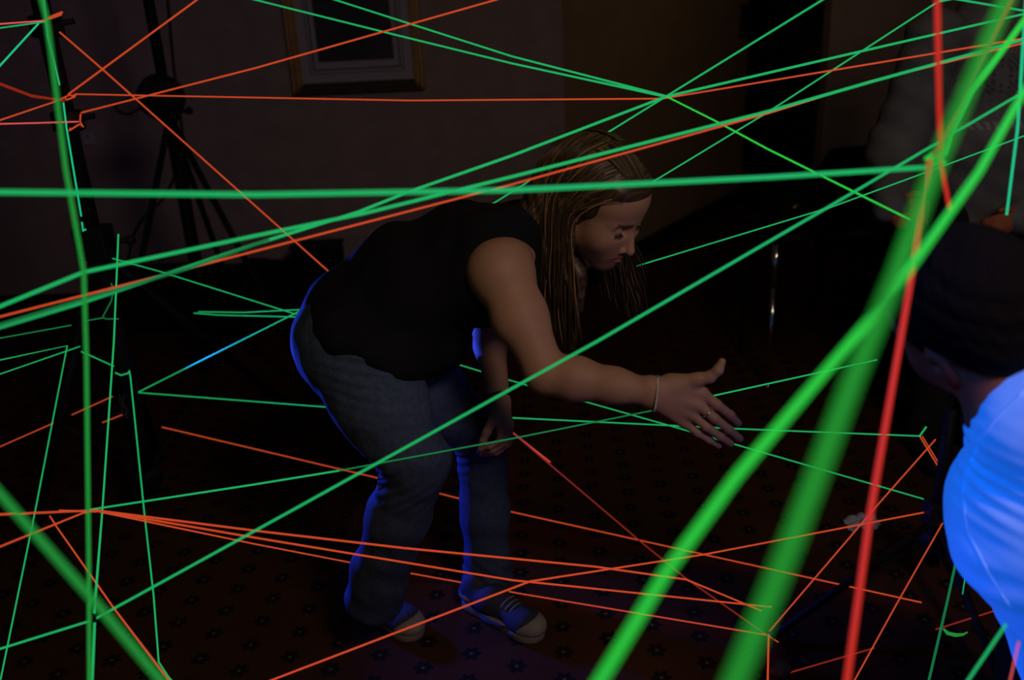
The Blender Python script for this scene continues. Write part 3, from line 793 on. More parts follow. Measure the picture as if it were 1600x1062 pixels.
sh_o = surf_obj('shirt', bs, .0045, M['shirt'], mn, post=shirt_fold, it=2)
seam_pts = [(1600, 612), (1560, 650), (1520, 700), (1502, 760), (1512, 830), (1548, 900), (1580, 950)]
def seam_shirt():
    out = []
    for i in range(30):
        u = i/29*(len(seam_pts)-1); j = min(int(u), len(seam_pts)-2); t = u-j
        px = seam_pts[j][0]*(1-t)+seam_pts[j+1][0]*t; py = seam_pts[j][1]*(1-t)+seam_pts[j+1][1]*t
        rr = ray(px, py); rr = rr/np.linalg.norm(rr); s = np.linspace(.6, 1.8, 400); P = CAM+s[:, None]*rr
        D = shirt_fold(P, sdf(bs.p, P)); hit = np.argmax(D < .0005)
        if D[hit] < .0005: out.append(P[hit])
    if len(out) > 4: MB().tube(out, .0022, 6).build('sleeve_seam', M['shirt'], sh_o)
seam_shirt()
tb = Body()
tb.cone(np.array([1.10, .90, .47]), np.array([1.12, .90, .40]), .165, .165, .04)
for s in (-1, 1):
    a = np.array([1.12+s*.10, .92, .40]); k_ = np.array([1.14+s*.17, 1.34, .47]); f_ = np.array([1.14+s*.17, 1.30, .07])
    tb.path([a, k_], [.10, .078], .04); tb.path([k_, f_], [.075, .062], .03)
    mb = Body(Rframe((-.15, 1, 0), (0, 0, 1)), np.array([f_[0], f_[1]-.05, 0]))
    mb.cone((.0, 0, .045), (.19, 0, .035), .042, .036, .02)
    surf_obj('shoe', mb, .006, M['black_plastic'], mn, post=lambda P, D: np.maximum(D, .001-P[:, 2]), it=1)
surf_obj('trousers', tb, .008, M['trouser'], mn, it=1)
# the low stool he sits on
st = thing('stool', 'round black stool under the man in the white shirt', 'stool', (1.12, .88, 0))
MB().lathe((1.12, .88, .0), [(.17, .235), (.185, .245), (.185, .275), (.17, .285), (.02, .288)], 24).build('seat', M['black_plastic'], st)
for i in range(4):
    a = PI/4+i*PI/2; MB().tube([(1.12+.12*math.cos(a), .88+.12*math.sin(a), .24), (1.12+.17*math.cos(a), .88+.17*math.sin(a), 0)], .014, 8).build('leg', M['black_metal'], st)

# ------------------------------------------------------------------ the person in the grey hoodie, standing behind at the right
YP = 2.70
pn = thing('person', 'person in a dim grey hooded top standing behind the seated man', 'person', (W(1545, 300, YP)[0], YP, 0))
px0 = W(1545, 300, YP)[0]
def PX(px, z, Y):
    # x from a pixel column at that height
    best = None
    for py in range(-400, 1500, 4):
        p = W(px, py, Y)
        if best is None or abs(p[2]-z) < abs(best[2]-z): best = p
    return best
b3 = Body(Rframe((-.25, -.95, -.2), (0, 0, 1)), np.array([px0+.01, YP, 1.66]), 1.05); head(b3, None); b3.frame()
b3.cone(np.array([px0+.01, YP+.03, 1.62]), np.array([px0, YP+.02, 1.42]), .055, .06, .03)
sA = W(1462, 62, YP); eA = W(1398, 236, YP+.02); wA = W(1392, 318, YP-.16)
sB = W(1640, 60, YP); eB = W(1668, 250, YP+.02); wB = W(1590, 338, YP-.18)
b3.cone(np.array([px0, YP+.02, 1.42]), np.array([px0, YP, 1.0]), .12, .12, .05)
b3.path([sA, eA, wA], [.05, .04, .027], .02); b3.path([sB, eB, wB], [.05, .04, .027], .02)
for w_, sx in ((wA, 1), (wB, -1)):
    for i in range(4):
        k_ = w_+np.array([sx*.055, -.02, .02-.018*i-.01]); b3.cone(w_, k_, .019, .011, .012)
        b3.path([k_, k_+np.array([sx*.030, -.010, -.006]), k_+np.array([sx*.046, .004, -.014]), k_+np.array([sx*.050, .020, -.020])], [.0105, .0098, .009, .008], .003)
    t0 = w_+np.array([sx*.03, -.02, .025]); b3.cone(w_, t0, .016, .012, .01); b3.path([t0, t0+np.array([sx*.025, -.012, .008]), t0+np.array([sx*.045, -.014, .004])], [.0115, .010, .008], .004)
b3.cone(W(1392, 318, YP-.16), W(1408, 345, YP-.20), .030, .026, .02)
b3.cone(W(1590, 338, YP-.18), W(1560, 352, YP-.20), .030, .026, .02)
surf_obj('body', b3, .005, M['man_skin'], pn, it=1)
h3 = Body(Rframe((-.25, -.95, -.2), (0, 0, 1)), np.array([px0+.01, YP, 1.66]), 1.05)
h3.ell((-.020, 0, .040), (.106, .085, .098), .02); h3.ell((.125, 0, -.03), (.100, .10, .105), .012, None, True)
surf_obj('hair', h3, .006, M['dark_hair'], pn, it=1)
g3 = Body()
g3.cone(np.array([px0, YP+.02, 1.36]), np.array([px0, YP, 1.05]), .18, .19, .06, sq=(np.array([0, 1, 0]), 1.25))
g3.cone(np.array([px0, YP, 1.05]), np.array([px0, YP, .93]), .185, .175, .06, sq=(np.array([0, 1, 0]), 1.25))
g3.path([sA, eA, wA], [.088, .078, .056], .04); g3.path([sB, eB, wB], [.088, .078, .056], .04)
g3.cone(np.array([px0-.08, YP+.02, 1.46]), np.array([px0+.08, YP+.02, 1.46]), .06, .06, .05)
def print_tint(v):
    t = np.ones((len(v), 4)); front = v[:, 1] < YP-.04
    # a faded floral-like print on the chest with a worn line beneath it
    c1 = W(1560, 120, YP-.15); c2 = W(1570, 197, YP-.15)
    m = np.exp(-(((v[:, 0]-c1[0])/.11)**2+((v[:, 2]-c1[2])/.08)**2)**2)*(np.sin(v[:, 0]*190+3*np.sin(v[:, 2]*90))*np.sin(v[:, 2]*170+2*np.sin(v[:, 0]*110)) > .25)
    b = (np.abs(v[:, 2]-c2[2]) < .010)*(np.abs(v[:, 0]-c2[0]) < .12)*(np.sin(v[:, 0]*300+v[:, 2]*120) > 0)
    t[:, :3] *= (1+(.9*b-.55*m)*front)[:, None]; return t
surf_obj('hooded_top', g3, .0055, M['hoodie'], pn, post=lambda P, D: D+wob(P, .0022, 20, 21)+.003*np.sin(P[:, 2]*70+P[:, 0]*50), tintf=print_tint, it=1)
l3 = Body()
for s in (-1, 1):
    a = np.array([px0+s*.09, YP, .92]); l3.path([a, a+np.array([0, -.02, -.44]), a+np.array([0, .02, -.85])], [.10, .075, .062], .04)
    q = Body(Rframe((s*.2, -1, 0), (0, 0, 1)), np.array([px0+s*.09, YP+.06, 0])); q.cone((.03, 0, .045), (.20, 0, .035), .044, .038, .02)
    surf_obj('shoe', q, .006, M['black_plastic'], pn, post=lambda P, D: np.maximum(D, .001-P[:, 2]), it=1)
surf_obj('trousers', l3, .007, M['trouser'], pn, it=1)

# ================================================================== STANDS AND FURNITURE
def stand(name, label, base, top, hub, feet, pr, collar=None, hubw=.05, mt='black_metal', ring=None):
    t = thing(name, label, 'stand', (base[0], base[1], 0), 'black tripod stands the strings are tied to')
    MB().tube([np.array([*base[:2], .10]), hub], pr*1.25, 12).build('lower_pole', M[mt], t)
    MB().tube([hub-np.array([0, 0, .05]), top], pr, 12).build('upper_pole', M[mt], t)
    MB().box(hub, (hubw*1.5, hubw*1.3, hubw*1.6), bev=.008).build('hub', M['black_plastic'], t)
    MB().tube([hub+np.array([hubw*.7, 0, 0]), hub+np.array([hubw*1.6, 0, 0])], .009, 8).ball(hub+np.array([hubw*1.7, 0, 0]), .016, 10, 6).build('knob', M['black_plastic'], t)
    low = np.array([*base[:2], .16])
    MB().lathe(low-np.array([0, 0, .03]), [(pr*1.9, 0), (pr*2.1, .008), (pr*2.1, .05), (pr*1.9, .06)], 12).build('lower_collar', M['black_plastic'], t)
    for f in feet:
        f = np.array([f[0], f[1], .012]); l = MB().tube([hub-np.array([0, 0, .02]), f], pr*.62, 8).build('leg', M[mt], t)
        MB().tube([f+(hub-f)*.03, f-(hub-f)/np.linalg.norm(hub-f)*.0], pr*.95, 8).build('rubber_foot', M['black_plastic'], l)
        mid = hub*.45+f*.55; MB().tube([low, mid], pr*.42, 6).build('brace', M[mt], t)
    if collar is not None:
        for c in collar: MB().lathe(c-np.array([0, 0, .03]), [(pr*1.3, 0), (pr*1.8, .006), (pr*1.8, .055), (pr*1.3, .06)], 12).tube([c, c+np.array([pr*3.2, 0, .01])], .008, 6).build('clamp', M['black_plastic'], t)
    return t
# stand at the left edge, strings tied to it
YS = 2.55
bS = W(160, 800, YS); sx_ = W(150, 385, YS)[0]
hubS = np.array([sx_, YS, W(150, 378, YS)[2]])
topS = np.array([sx_-.01, YS, 2.25]); 
stand('lamp_stand', 'thick black tripod lamp stand at left edge with strings tied round it', (sx_, YS), topS, hubS,
      [G(465, 650)[:2], (sx_-.30, YS-.25), (sx_-.16, YS+.46)], .024, collar=[np.array([sx_-.003, YS, W(93, 40, YS)[2]]), np.array([sx_-.001, YS, W(120, 188, YS)[2]])], hubw=.062, mt='blue_metal')
# further stand behind it
YT = 3.7
tx = W(268, 200, YT)[0]; hubT = np.array([tx, YT, W(256, 175, YT)[2]])
t2 = stand('lamp_stand', 'far black tripod stand with a round head, in front of the back wall', (tx, YT), np.array([tx-.0, YT, 2.2]), hubT,
      [(tx-.42, YT-.15), (tx+.50, YT-.2), (tx+.05, YT+.42)], .022, hubw=.05)
MB().lathe(W(252, 152, YT), [(.02, -.05), (.085, -.045), (.095, 0), (.085, .045), (.02, .05)], 20, np.stack([[1, 0, 0], [0, 0, 1], [0, -1, 0]], 1).astype(float)).build('lamp_head', M['black_plastic'], t2)
MB().tube(bez([W(232, 160, YT-.08), W(200, 178, YT-.1), W(180, 165, YT-.1), W(215, 150, YT-.05)], 6), .006, 6).build('cable', M['black_plastic'], t2)
# cables hanging to the floor at the far stand
for pts, lb in (([W(262, 0, YT+.05), W(272, 110, YT+.05), W(290, 250, YT+.05), G(318, 520, .01)], 'black cable hanging straight down beside the far tripod stand'),
            ([W(288, 215, YT-.15), W(262, 300, YT-.15), W(205, 380, YT-.2), G(190, 560, .01)], 'black cable slanting down and left from the far tripod stand')):
    tag(MB().tube(bez(pts, 8), .006, 6).build('cable', M['black_plastic']), lb, 'cable')
# stand hidden at the lower right: strings run round it
YR = 1.95
rx = W(1470, 760, YR)[0]; hubR = np.array([rx, YR, W(1470, 800, YR)[2]])
ft = G(1205, 1002)
stand('lamp_stand', 'black tripod stand low at the right, beside the man in white', (rx, YR), np.array([rx, YR, W(1456, 640, YR)[2]]), hubR,
      [ft[:2], (rx+.30, YR+.1), (rx-.02, YR-.45)], .015, hubw=.04)

# low black cases along the back wall
def case(x0, x1, y, z1, lab, dp=.34):
    t = thing('equipment_case', lab, 'case', ((x0+x1)/2, y, 0), 'low black cases along the back wall'); w_ = x1-x0; c = (x0+x1)/2
    MB().box((c, y, z1*.39+.02), (w_, dp, z1*.74), bev=.012).build('body', M['case'], t)
    MB().box((c, y, z1*.885), (w_+.006, dp+.006, z1*.215), bev=.012).build('lid', M['case'], t)
    for s in (-.3, .3): MB().box((c+s*w_, y-dp/2-.008, z1*.77), (.05, .014, .06), bev=.003).build('latch', M['black_metal'], t)
    MB().tube([(c-.06, y-dp/2-.006, z1*.5), (c-.05, y-dp/2-.035, z1*.46), (c+.05, y-dp/2-.035, z1*.46), (c+.06, y-dp/2-.006, z1*.5)], .008, 6).build('handle', M['black_metal'], t)
    for s in (-1, 1):
        for q in (-1, 1): MB().box((c+s*(w_/2-.03), y+q*(dp/2-.03), .012), (.04, .04, .024), bev=.004).build('foot', M['black_plastic'], t)
ycs = CY-.25; zc = W(380, 422, ycs)[2]
xa, xb, xc2, xd = (W(p, 420, ycs)[0] for p in (140, 320, 520, 880))
case(xa, xb-.02, ycs+.1, zc, 'low black equipment case by the back wall behind the left lamp stand')
case(xb, xc2-.02, ycs, zc, 'low black equipment case by the back wall, left of the woman')
case(xc2, xd, ycs, zc*.98, 'long low black equipment case by the wall, behind the woman')
bg = thing('camera_bag', 'small black bag with a buckle on top of the cases behind the woman', 'bag', (W(497, 395, ycs)[0], ycs, zc))
bc_ = np.array([W(497, 395, ycs)[0], ycs, zc+.065])
MB().box(bc_, (.26, .16, .115), bev=.03).build('body', M['case'], bg); MB().box(bc_+np.array([0, -.01, .058]), (.27, .17, .02), bev=.008).build('flap', M['black_plastic'], bg)
MB().box(bc_+np.array([0, -.092, .02]), (.03, .008, .03), bev=.002).build('buckle', M['silver'], bg)
# soft black coat heaped on the cases
cb = Body(); hc = W(400, 412, ycs); hc[2] = zc
cb.ell(hc+np.array([0, -.02, .012]), (.10, .10, .055), .03); cb.ell(hc+np.array([.14, 0, .0]), (.12, .10, .035), .03); cb.ell(hc+np.array([-.10, 0, -.005]), (.09, .09, .03), .03)
ct = thing('coat', 'black cloth heaped on the cases beside the back wall', 'coat', hc)
surf_obj('cloth', cb, .007, M['case'], ct, post=lambda P, D: np.maximum(D+wob(P, .006, 40, 8), zc+.002-P[:, 2]), it=1)

# black chair by the right-hand wall section
YC = 3.7
def chair(label, cx, cy, seat_z, back_top, w_):
    t = thing('chair', label, 'chair', (cx, cy, 0))
    R = np.eye(3)
    MB().box((cx, cy, seat_z), (w_, .42, .055), bev=.02).build('seat', M['black_plastic'], t)
    bk = Body(); n = 7
    bk.cone(np.array([cx-w_/2+.05, cy+.20, back_top-.06]), np.array([cx+w_/2-.05, cy+.20, back_top-.05]), .05, .05, .03, sq=(np.array([0, 1, 0]), 2.2))
    bk.cone(np.array([cx-w_/2+.04, cy+.19, seat_z+.20]), np.array([cx+w_/2-.04, cy+.19, seat_z+.20]), .05, .05, .03, sq=(np.array([0, 1, 0]), 2.2))
    bk.cone(np.array([cx-w_/2+.06, cy+.195, back_top-.18]), np.array([cx+w_/2-.06, cy+.195, back_top-.18]), .13, .13, .05, sq=(np.array([0, 1, 0]), 6))
    surf_obj('backrest', bk, .007, M['black_plastic'], t, it=1)
    for s in (-1, 1):
        MB().tube([(cx+s*(w_/2-.03), cy-.18, seat_z-.02), (cx+s*(w_/2-.01), cy-.21, 0)], .011, 8).build('leg', M['black_metal'], t)
        MB().tube([(cx+s*(w_/2-.03), cy+.22, seat_z+.30), (cx+s*(w_/2-.03), cy+.20, seat_z-.02), (cx+s*(w_/2-.01), cy+.26, 0)], .011, 8).build('leg', M['black_metal'], t)
cA = W(1290, 228, YC+.55); cB = W(1378, 226, YC+.55)
chair('black upholstered chair standing behind the person in the grey top', (cA[0]+cB[0])/2+.05, YC+.35, .46, W(1330, 226, YC+.55)[2], .36)
# dark table in front of the passage, with a chrome leg and a brass-trimmed case on it
YB = 3.35
tl = W(1212, 378, YB); tr = W(1400, 372, YB)
tt = thing('side_table', 'low black table with a shiny chrome leg at its left corner', 'table', (tl[0]+.3, YB+.2, 0))
ztab = tl[2]+.0
foot = W(1200, 575, YB); 
c0 = tl+np.array([0.012, 0, 0])
MB().box((tl[0]+.29, YB+.22, ztab+.015), (.62, .48, .03), bev=.006).build('tabletop', M['black_plastic'], tt)
lg = W(1199, 577, YB)
MB().tube([np.array([tl[0]+.005, YB, ztab]), np.array([tl[0]+.003, YB, ztab*.70])], .016, 14).tube([np.array([tl[0]+.003, YB, ztab*.72]), np.array([tl[0]+.0, YB, .02])], .010, 14).ball((tl[0], YB, .012), .012, 12, 8).build('leg', M['chrome'], tt, 'chrome leg, thicker at the top')
for dx, dy in ((.56, 0), (0.0, .42), (.56, .42)):
    MB().tube([np.array([tl[0]+dx, YB+dy+.01, ztab]), np.array([tl[0]+dx, YB+dy+.01, .0])], .012, 10).build('leg', M['black_metal'], tt)
bx = thing('equipment_case', 'black box with a brass edge strip standing on the low table', 'case', (tl[0]+.22, YB+.3, ztab+.03))
MB().box((tl[0]+.25, YB+.3, ztab+.09), (.36, .26, .12), bev=.01).build('body', M['case'], bx)
MB().box((tl[0]+.25, YB+.3, ztab+.16), (.365, .265, .02), bev=.004).build('lid', M['case'], bx)
b0 = W(1240, 325, YB+.15); b1 = W(1262, 305, YB+.25)
MB().tube([b0, b1], .007, 6).build('edge_strip', M['brass'], bx, 'brass edge strip')

# scraps on the carpet
tp = thing('tissue', 'crumpled pale tissue lying on the carpet at the right', 'tissue', G(1346, 820))
def crumple(c, sx, sy, sz, seed, name, lab=None):
    r = np.random.RandomState(seed); v = []; f = []; n = 12
    for i in range(n):
        for j in range(n):
            x = (i/(n-1)-.5); y = (j/(n-1)-.5)
            v.append(c+np.array([x*sx, y*sy+.25*x*sy, .004+sz*abs(math.sin(x*9+r.rand())*math.cos(y*8+r.rand()*1.2))*(1-2*abs(x)*.6)]))
    for i in range(n-1):
        for j in range(n-1): f.append((i*n+j, (i+1)*n+j, (i+1)*n+j+1, i*n+j+1))
    m_ = len(v); v += [p-np.array([0, 0, .0015]) for p in v]; f += [tuple(q+m_ for q in reversed(x)) for x in f]
    return MB().add(v, f)
crumple(G(1346, 820), .105, .075, .030, 3, 'sheet').build('sheet', M['paper'], tp)
cp = thing('paper_ball', 'small pale ball of crumpled paper on the carpet, bottom right', 'paper', G(1220, 1055))
pb = Body(); g_ = G(1220, 1055); pb.ell(g_+np.array([0, 0, .018]), (.026, .022, .018), .01)
surf_obj('wad', pb, .004, mat('grey_paper', (.12, .10, .09), .9), cp, post=lambda P, D: D+wob(P, .0022, 150, 2), it=0)
gt = thing('tape_scrap', 'short curled green glowing tape scrap, bottom right', 'tape', W(1494, 990, 1.7))
MB().tube([W(1474, 982, 1.7), W(1481, 989, 1.69), W(1494, 992, 1.69), W(1505, 991, 1.7), W(1512, 987, 1.7)], [.003, .006, .0065, .005, .003], 8, flat=.5).build('tape', M['green_olive'], gt)

# ================================================================== STRINGS
def S(m, pts, label, r=.0019, name='string', grp='glowing strings strung across the room'):
    P = []
    for px, py, Y in pts:
        q = W(px, py, Y)
        if q[2] < .015:
            q = G(px, py, .015)
        P.append(q)
    # strings that leave the view run on to their far ties
    for e, n_ in ((0, 1), (-1, -2)):
        px, py, Y = pts[e]
        if px < 0 or px > 1600 or py < 0 or py > 1062:
            d = P[e]-P[n_]; d = d/np.linalg.norm(d); L_ = 1.1 if Y > .7 else .35
            if d[2] < 0: L_ = min(L_, (P[e][2]-.02)/-d[2])
            if d[2] > 0: L_ = min(L_, (ZC-.02-P[e][2])/d[2])
            if L_ > .02:
                q = P[e]+d*L_
                P = [q]+P if e == 0 else P+[q]
    rr = r
    mb = MB(); mb.tube(P, rr, 8)
    return tag(mb.build(name, M[m]), label, 'string', grp)
def knot(m, p, label=None, r=.006):
    pass
g, o_ = 'green', 'orange'
# --- crossing in front of the woman
S(g, [(-60, 299.5, .98), (400, 304, 1.0), (800, 297, 1.03), (1200, 277, 1.07), (1452, 261, 1.10)], 'thick level green string crossing the whole picture over the woman\'s hair', .0030)
S(g, [(-60, 1032, 1.30), (146, 968, 1.25)], 'green string rising from the bottom left corner to the knot on the vertical strings', .0020)
S(g, [(146, 968, 1.25), (460, 795, 1.22), (935, 532, 1.2), (1300, 320, 1.3), (1660, 108, 1.5)], 'long green string slanting from low left across the arm to upper right', .0022)
S(g, [(-60, 503, 1.15), (131, 425, 1.2), (400, 368, 1.25), (570, 333, 1.3), (800, 276, 1.4), (1200, 174, 1.55), (1360, 128, 1.6), (1660, 45, 1.7)], 'upper green string rising from left edge just above the woman\'s back', .0027)
S(g, [(-60, 529, 1.1), (130, 472, 1.2), (400, 381, 1.35), (560, 331, 1.45), (640, 299, 1.5), (800, 243, 1.6), (1040, 151, 1.8), (1320, 86, 1.95), (1660, 8, 2.1)], 'green string climbing from left edge to the high crossing point', .0026)
S('green_dim', [(-60, 526, 1.05), (150, 462, 1.15), (300, 417, 1.25), (420, 374, 1.33)], 'dim green string running close under its brighter neighbour at left edge', .0024)
S('orange', [(-60, 510, 1.3), (280, 423, 1.4), (800, 288, 1.5), (1200, 177, 1.65), (1360, 127, 1.7), (1660, 52, 1.8)], 'long orange string rising just below the green pair over the woman\'s back', .0019)
S(o_, [(118, 147, 2.5), (640, 157, 2.3), (1035, 154, 2.0), (1450, 85, 1.9), (1660, 50, 1.8)], 'level orange string from the lamp stand, below the picture, bending up at right', .0019)
S(g, [(360, -10, 2.5), (600, 50, 2.3), (800, 99, 2.1), (1040, 151, 1.8)], 'lower of two green strings descending past the picture to the crossing point', .0022)
S(g, [(490, -11, 2.5), (800, 88, 2.1), (1040, 150, 1.8)], 'upper of two green strings descending past the picture to the crossing point', .0022)
S('green_near', [(1040, 150, 1.8), (1120, 190, 1.7), (1200, 233, 1.6), (1422, 343, 1.4)], 'green string falling right from the high crossing point to the hoodie wearer\'s hand', .0017)
S(g, [(215, 613, 2.75), (460, 490, 2.5), (640, 398, 2.35), (780, 312, 2.2), (1040, 151, 1.85), (1340, -34, 1.7)], 'green string rising behind the woman\'s back to the top edge, right of centre', .0019)
S(g, [(930, 343, 2.15), (1020, 284, 2.1), (1200, 175, 2.0), (1465, 3, 1.9), (1540, -45, 1.9)], 'green string rising from behind the woman\'s head to the top edge', .0018)
S(g, [(1465, 3, 1.9), (1490, -2, 1.85), (1660, 27, 1.8)], 'short green string along the top right corner', .0020)
S(g, [(310, 487, 2.7), (380, 488, 2.6), (460, 484, 2.5), (640, 476, 2.4)], 'upper of the close green pair ending at the woman\'s hip', .0018)
S(g, [(303, 489, 2.7), (340, 492, 2.65), (460, 495, 2.5), (640, 500, 2.4)], 'lower of the close green pair ending at the woman\'s hip', .0018)
S(g, [(972, 423, 2.2), (980, 420, 2.2), (1300, 323, 2.0), (1450, 268, 1.95), (1660, 190, 1.9)], 'thin green string leaving from behind the woman\'s hair, rising to right edge', .0017)
S(g, [(130, 391, 2.6), (250, 424, 2.55), (460, 490, 2.5), (790, 592, 2.3), (1100, 680, 2.15), (1480, 790, 2.0)], 'long green string falling from the stand\'s hub, behind the woman, to lower right', .0018)
S(g, [(215, 613, 2.75), (500, 635, 2.5), (790, 652, 2.3), (1160, 670, 2.15), (1437, 681, 2.05)], 'nearly level green string passing behind the woman\'s thighs and hand', .0019)
S(g, [(140, 796, 1.5), (395, 757, 1.5), (530, 735, 1.52)], 'bright left end of the green string that crosses the woman\'s knees', .0019)
S('green_dim', [(530, 735, 1.52), (800, 685, 1.56), (1040, 637, 1.75)], 'dull green string stretched across the woman\'s knees below her far hand', .0017)  # same cord as its bright end; weaker black light put into its colour
S(g, [(1040, 637, 1.75), (1115, 618, 1.8), (1370, 562, 1.9)], 'short green string rising right from behind the outstretched fingers', .0018)
# --- orange ones
S(o_, [(93, 50, 2.5), (160, 108, 2.5), (300, 233, 2.5), (500, 412, 2.5), (660, 553, 2.4), (800, 675, 2.3), (860, 722, 2.25)], 'orange string from the stand\'s top slanting down behind the woman\'s back', .0024)
S('orange_dim', [(800, 675, 2.3), (1000, 845, 2.1), (1070, 902, 2.03), (1200, 993, 1.9)], 'dimly lit run of the orange string from the far hand down to the floor at right', .0019)  # continues the orange string above; its dimmer light is put into the colour
S(o_, [(340, -24, 2.4), (107, 147, 2.5)], 'orange string from the lamp stand up to the top edge, left', .0024)
S(o_, [(107, 149, 2.5), (88, 158, 2.45), (-60, 208, 2.0)], 'orange string from the lamp stand down to the left edge', .0020)
S(o_, [(830, -16, 2.2), (400, 106, 2.35), (127, 176, 2.5)], 'orange string from the lamp stand rising across the picture to the top edge', .0022)
S('pink', [(-60, 195, 2.2), (60, 192, 2.4), (122, 190, 2.5)], 'pinkish string, level, from the left edge to the stand\'s lower clamp', .0019)
S('orange_dim', [(-60, 110, 1.6), (0, 131, 1.7), (50, 150, 1.8), (100, 157, 2.4)], 'blurred dull red string sagging in from the left edge, upper', .0030)
S('pink', [(-60, 42, 2.0), (72, 32, 2.4)], 'pinkish string at the top left, above its green neighbour', .0019)
S(g, [(-60, 52, 2.0), (70, 34, 2.4)], 'green string at the top left, right under the pink one', .0018)
S('green_cyan', [(-60, 168, 2.0), (60, 37, 2.4)], 'green string slanting down and left from the stand\'s upper clamp', .0022)
S(o_, [(70, 32, 2.42), (82, 25, 2.46), (97, 19, 2.49), (95, 23, 2.49), (78, 29, 2.46)], 'short twisted orange tie round the stand\'s upper clamp', .0026)
S(o_, [(107, 147, 2.49), (113, 150, 2.49), (119, 147, 2.49), (117, 151, 2.48), (104, 156, 2.48), (101, 152, 2.49)], 'orange loop knotted on the stand below the upper clamp', .0022)
S('orange', [(126, 178, 2.49), (125, 190, 2.49), (130, 198, 2.49), (124, 194, 2.48), (108, 204, 2.48), (110, 200, 2.48)], 'red-orange knot with loose tails at the stand\'s lower clamp', .0022)
# --- low orange strings
S(o_, [(-60, 806, 1.2), (150, 797, 1.45)], 'nearly level orange string from the left edge, low, to the bunch', .0019)
S(o_, [(-60, 878, 1.2), (130, 801, 1.45), (150, 797, 1.45)], 'orange string rising from the low left edge to the bunch', .0018)
S(o_, [(150, 797, 1.45), (400, 829, 1.45), (632, 856, 1.45), (930, 885, 1.5), (1072, 905, 1.55), (1190, 954, 1.6)], 'topmost of three orange strings fanning right across the shins', .0020)
S(o_, [(150, 797, 1.46), (400, 840, 1.45), (800, 906, 1.5), (1205, 948, 1.6)], 'middle of three orange strings fanning right across the shins', .0019)
S(o_, [(150, 798, 1.5), (400, 850, 1.8), (550, 879, 2.02), (712, 908, 2.12), (812, 927, 2.1), (1200, 992, 1.9), (1216, 1003, 1.9)], 'lowest of three orange strings, passing behind the woman\'s ankles', .0018)
S(o_, [(93, 797, 1.8), (150, 799, 1.5)], 'short orange string joining the bunch from the stand\'s leg', .0020)
S(o_, [(370, 1083, 1.35), (700, 957, 1.42), (828, 908, 1.5), (1100, 866, 1.7), (1487, 792, 2.0)], 'orange string rising from the bottom edge past the far shoe to the right', .0020)
S(o_, [(253, 667, 2.7), (605, 750, 2.5), (802, 800, 2.4), (1100, 866, 2.3), (1440, 941, 2.1)], 'thin orange string passing behind both knees, falling to the right', .0020)
S('orange', [(78, 806, 2.0), (88, 822, 1.9), (178, 950, 1.5), (262, 1060, 1.3), (290, 1095, 1.2)], 'orange string falling steeply to the bottom edge, left', .0020)
S('orange', [(-60, 724, 2.4), (90, 658, 2.5)], 'faint orange string at the left edge, ending at the stand\'s leg', .0017)
S('orange', [(112, 648, 2.52), (176, 619, 2.6)], 'short orange string between the stand\'s legs', .0018)
S('orange', [(160, 660, 2.6), (193, 647, 2.6), (201, 640, 2.6), (206, 628, 2.62)], 'short curling orange string end below the hanging tangle', .0018)
# --- verticals at left
S('green_olive', [(60, -20, 1.0), (72, 25, 1.0), (79, 75, 1.0), (103, 266, 1.0), (131, 425, 1.0), (135, 560, 1.0), (139, 900, .95), (140, 1090, .9)], 'blurred dark green vertical string bent at left, top to bottom edge', .0026)
S('green_cyan', [(66, -20, 2.45), (75, 58, 2.48), (93, 133, 2.49)], 'green string running up the lamp stand from its clamp', .0024)
S('green_cyan', [(99, 160, 2.49), (104, 200, 2.48), (115, 266, 2.48), (127, 338, 2.48)], 'green string running down the front of the lamp stand', .0024)
S('green_cyan', [(128, 347, 2.48), (130, 361, 2.47), (134, 358, 2.47)], 'short hooked green string end above the stand\'s hub', .0024)
S(g, [(185, 366, 2.1), (178, 532, 1.9), (160, 796, 1.7), (147, 960, 1.25)], 'straight green string hanging from the hub to the black knot', .0022)
S(g, [(148, 970, 1.25), (143, 1095, 1.2)], 'green string hanging below the black knot', .0022)
tag(MB().ball(W(147, 965, 1.25), (.006, .006, .009), 10, 8).build('knot', M['black_plastic']), 'small black knot where the vertical green string meets the slanting one', 'knot')
S(g, [(180, 582, 2.4), (189, 586, 2.4), (200, 583, 2.4), (202, 579, 2.4), (204, 590, 2.39), (225, 796, 2.1), (240, 930, 1.9), (248, 1034, 1.8), (263, 1057, 1.75), (290, 1090, 1.7)], 'green string looped at its top, falling to the bottom edge at left', .0022)
S('green_olive', [(-40, 725, .62), (25, 800, .60), (150, 942, .57), (262, 1075, .54)], 'thick blurred dark green string slanting across the bottom left corner', .0030)
S(g, [(-60, 575, 2.0), (105, 540, 2.4), (55, 798, 2.1), (-5, 1090, 1.8)], 'green string from the left edge folding sharply down at the stand', .0019)
S(g, [(-60, 605, 2.0), (125, 541, 2.45)], 'lower slack green string reaching the stand from the left edge', .0016)
S('green_dim', [(-60, 539, 2.0), (111, 508, 2.4)], 'faint green string ending at the stand, above the folded one', .0018)
S(g, [(127, 549, 2.45), (178, 572, 2.5)], 'short green string slanting down right behind the verticals', .0019)
S('green_dim', [(174, 442, 2.4), (177, 455, 2.4), (174, 470, 2.4), (161, 494, 2.42), (164, 498, 2.42), (185, 498, 2.4)], 'faint hooked green string end hanging below the hub', .0016)
S('green_dim', [(135, 501, 2.45), (163, 496, 2.42)], 'very short green string behind the blurred vertical one', .0018)
tg = MB()
rs = np.random.RandomState(3)
for i in range(5):
    P = [W(186+rs.rand()*16, 612+j*13+rs.rand()*6, 2.5) for j in range(4)]; tg.tube(bez(P, 4), .0014, 5)
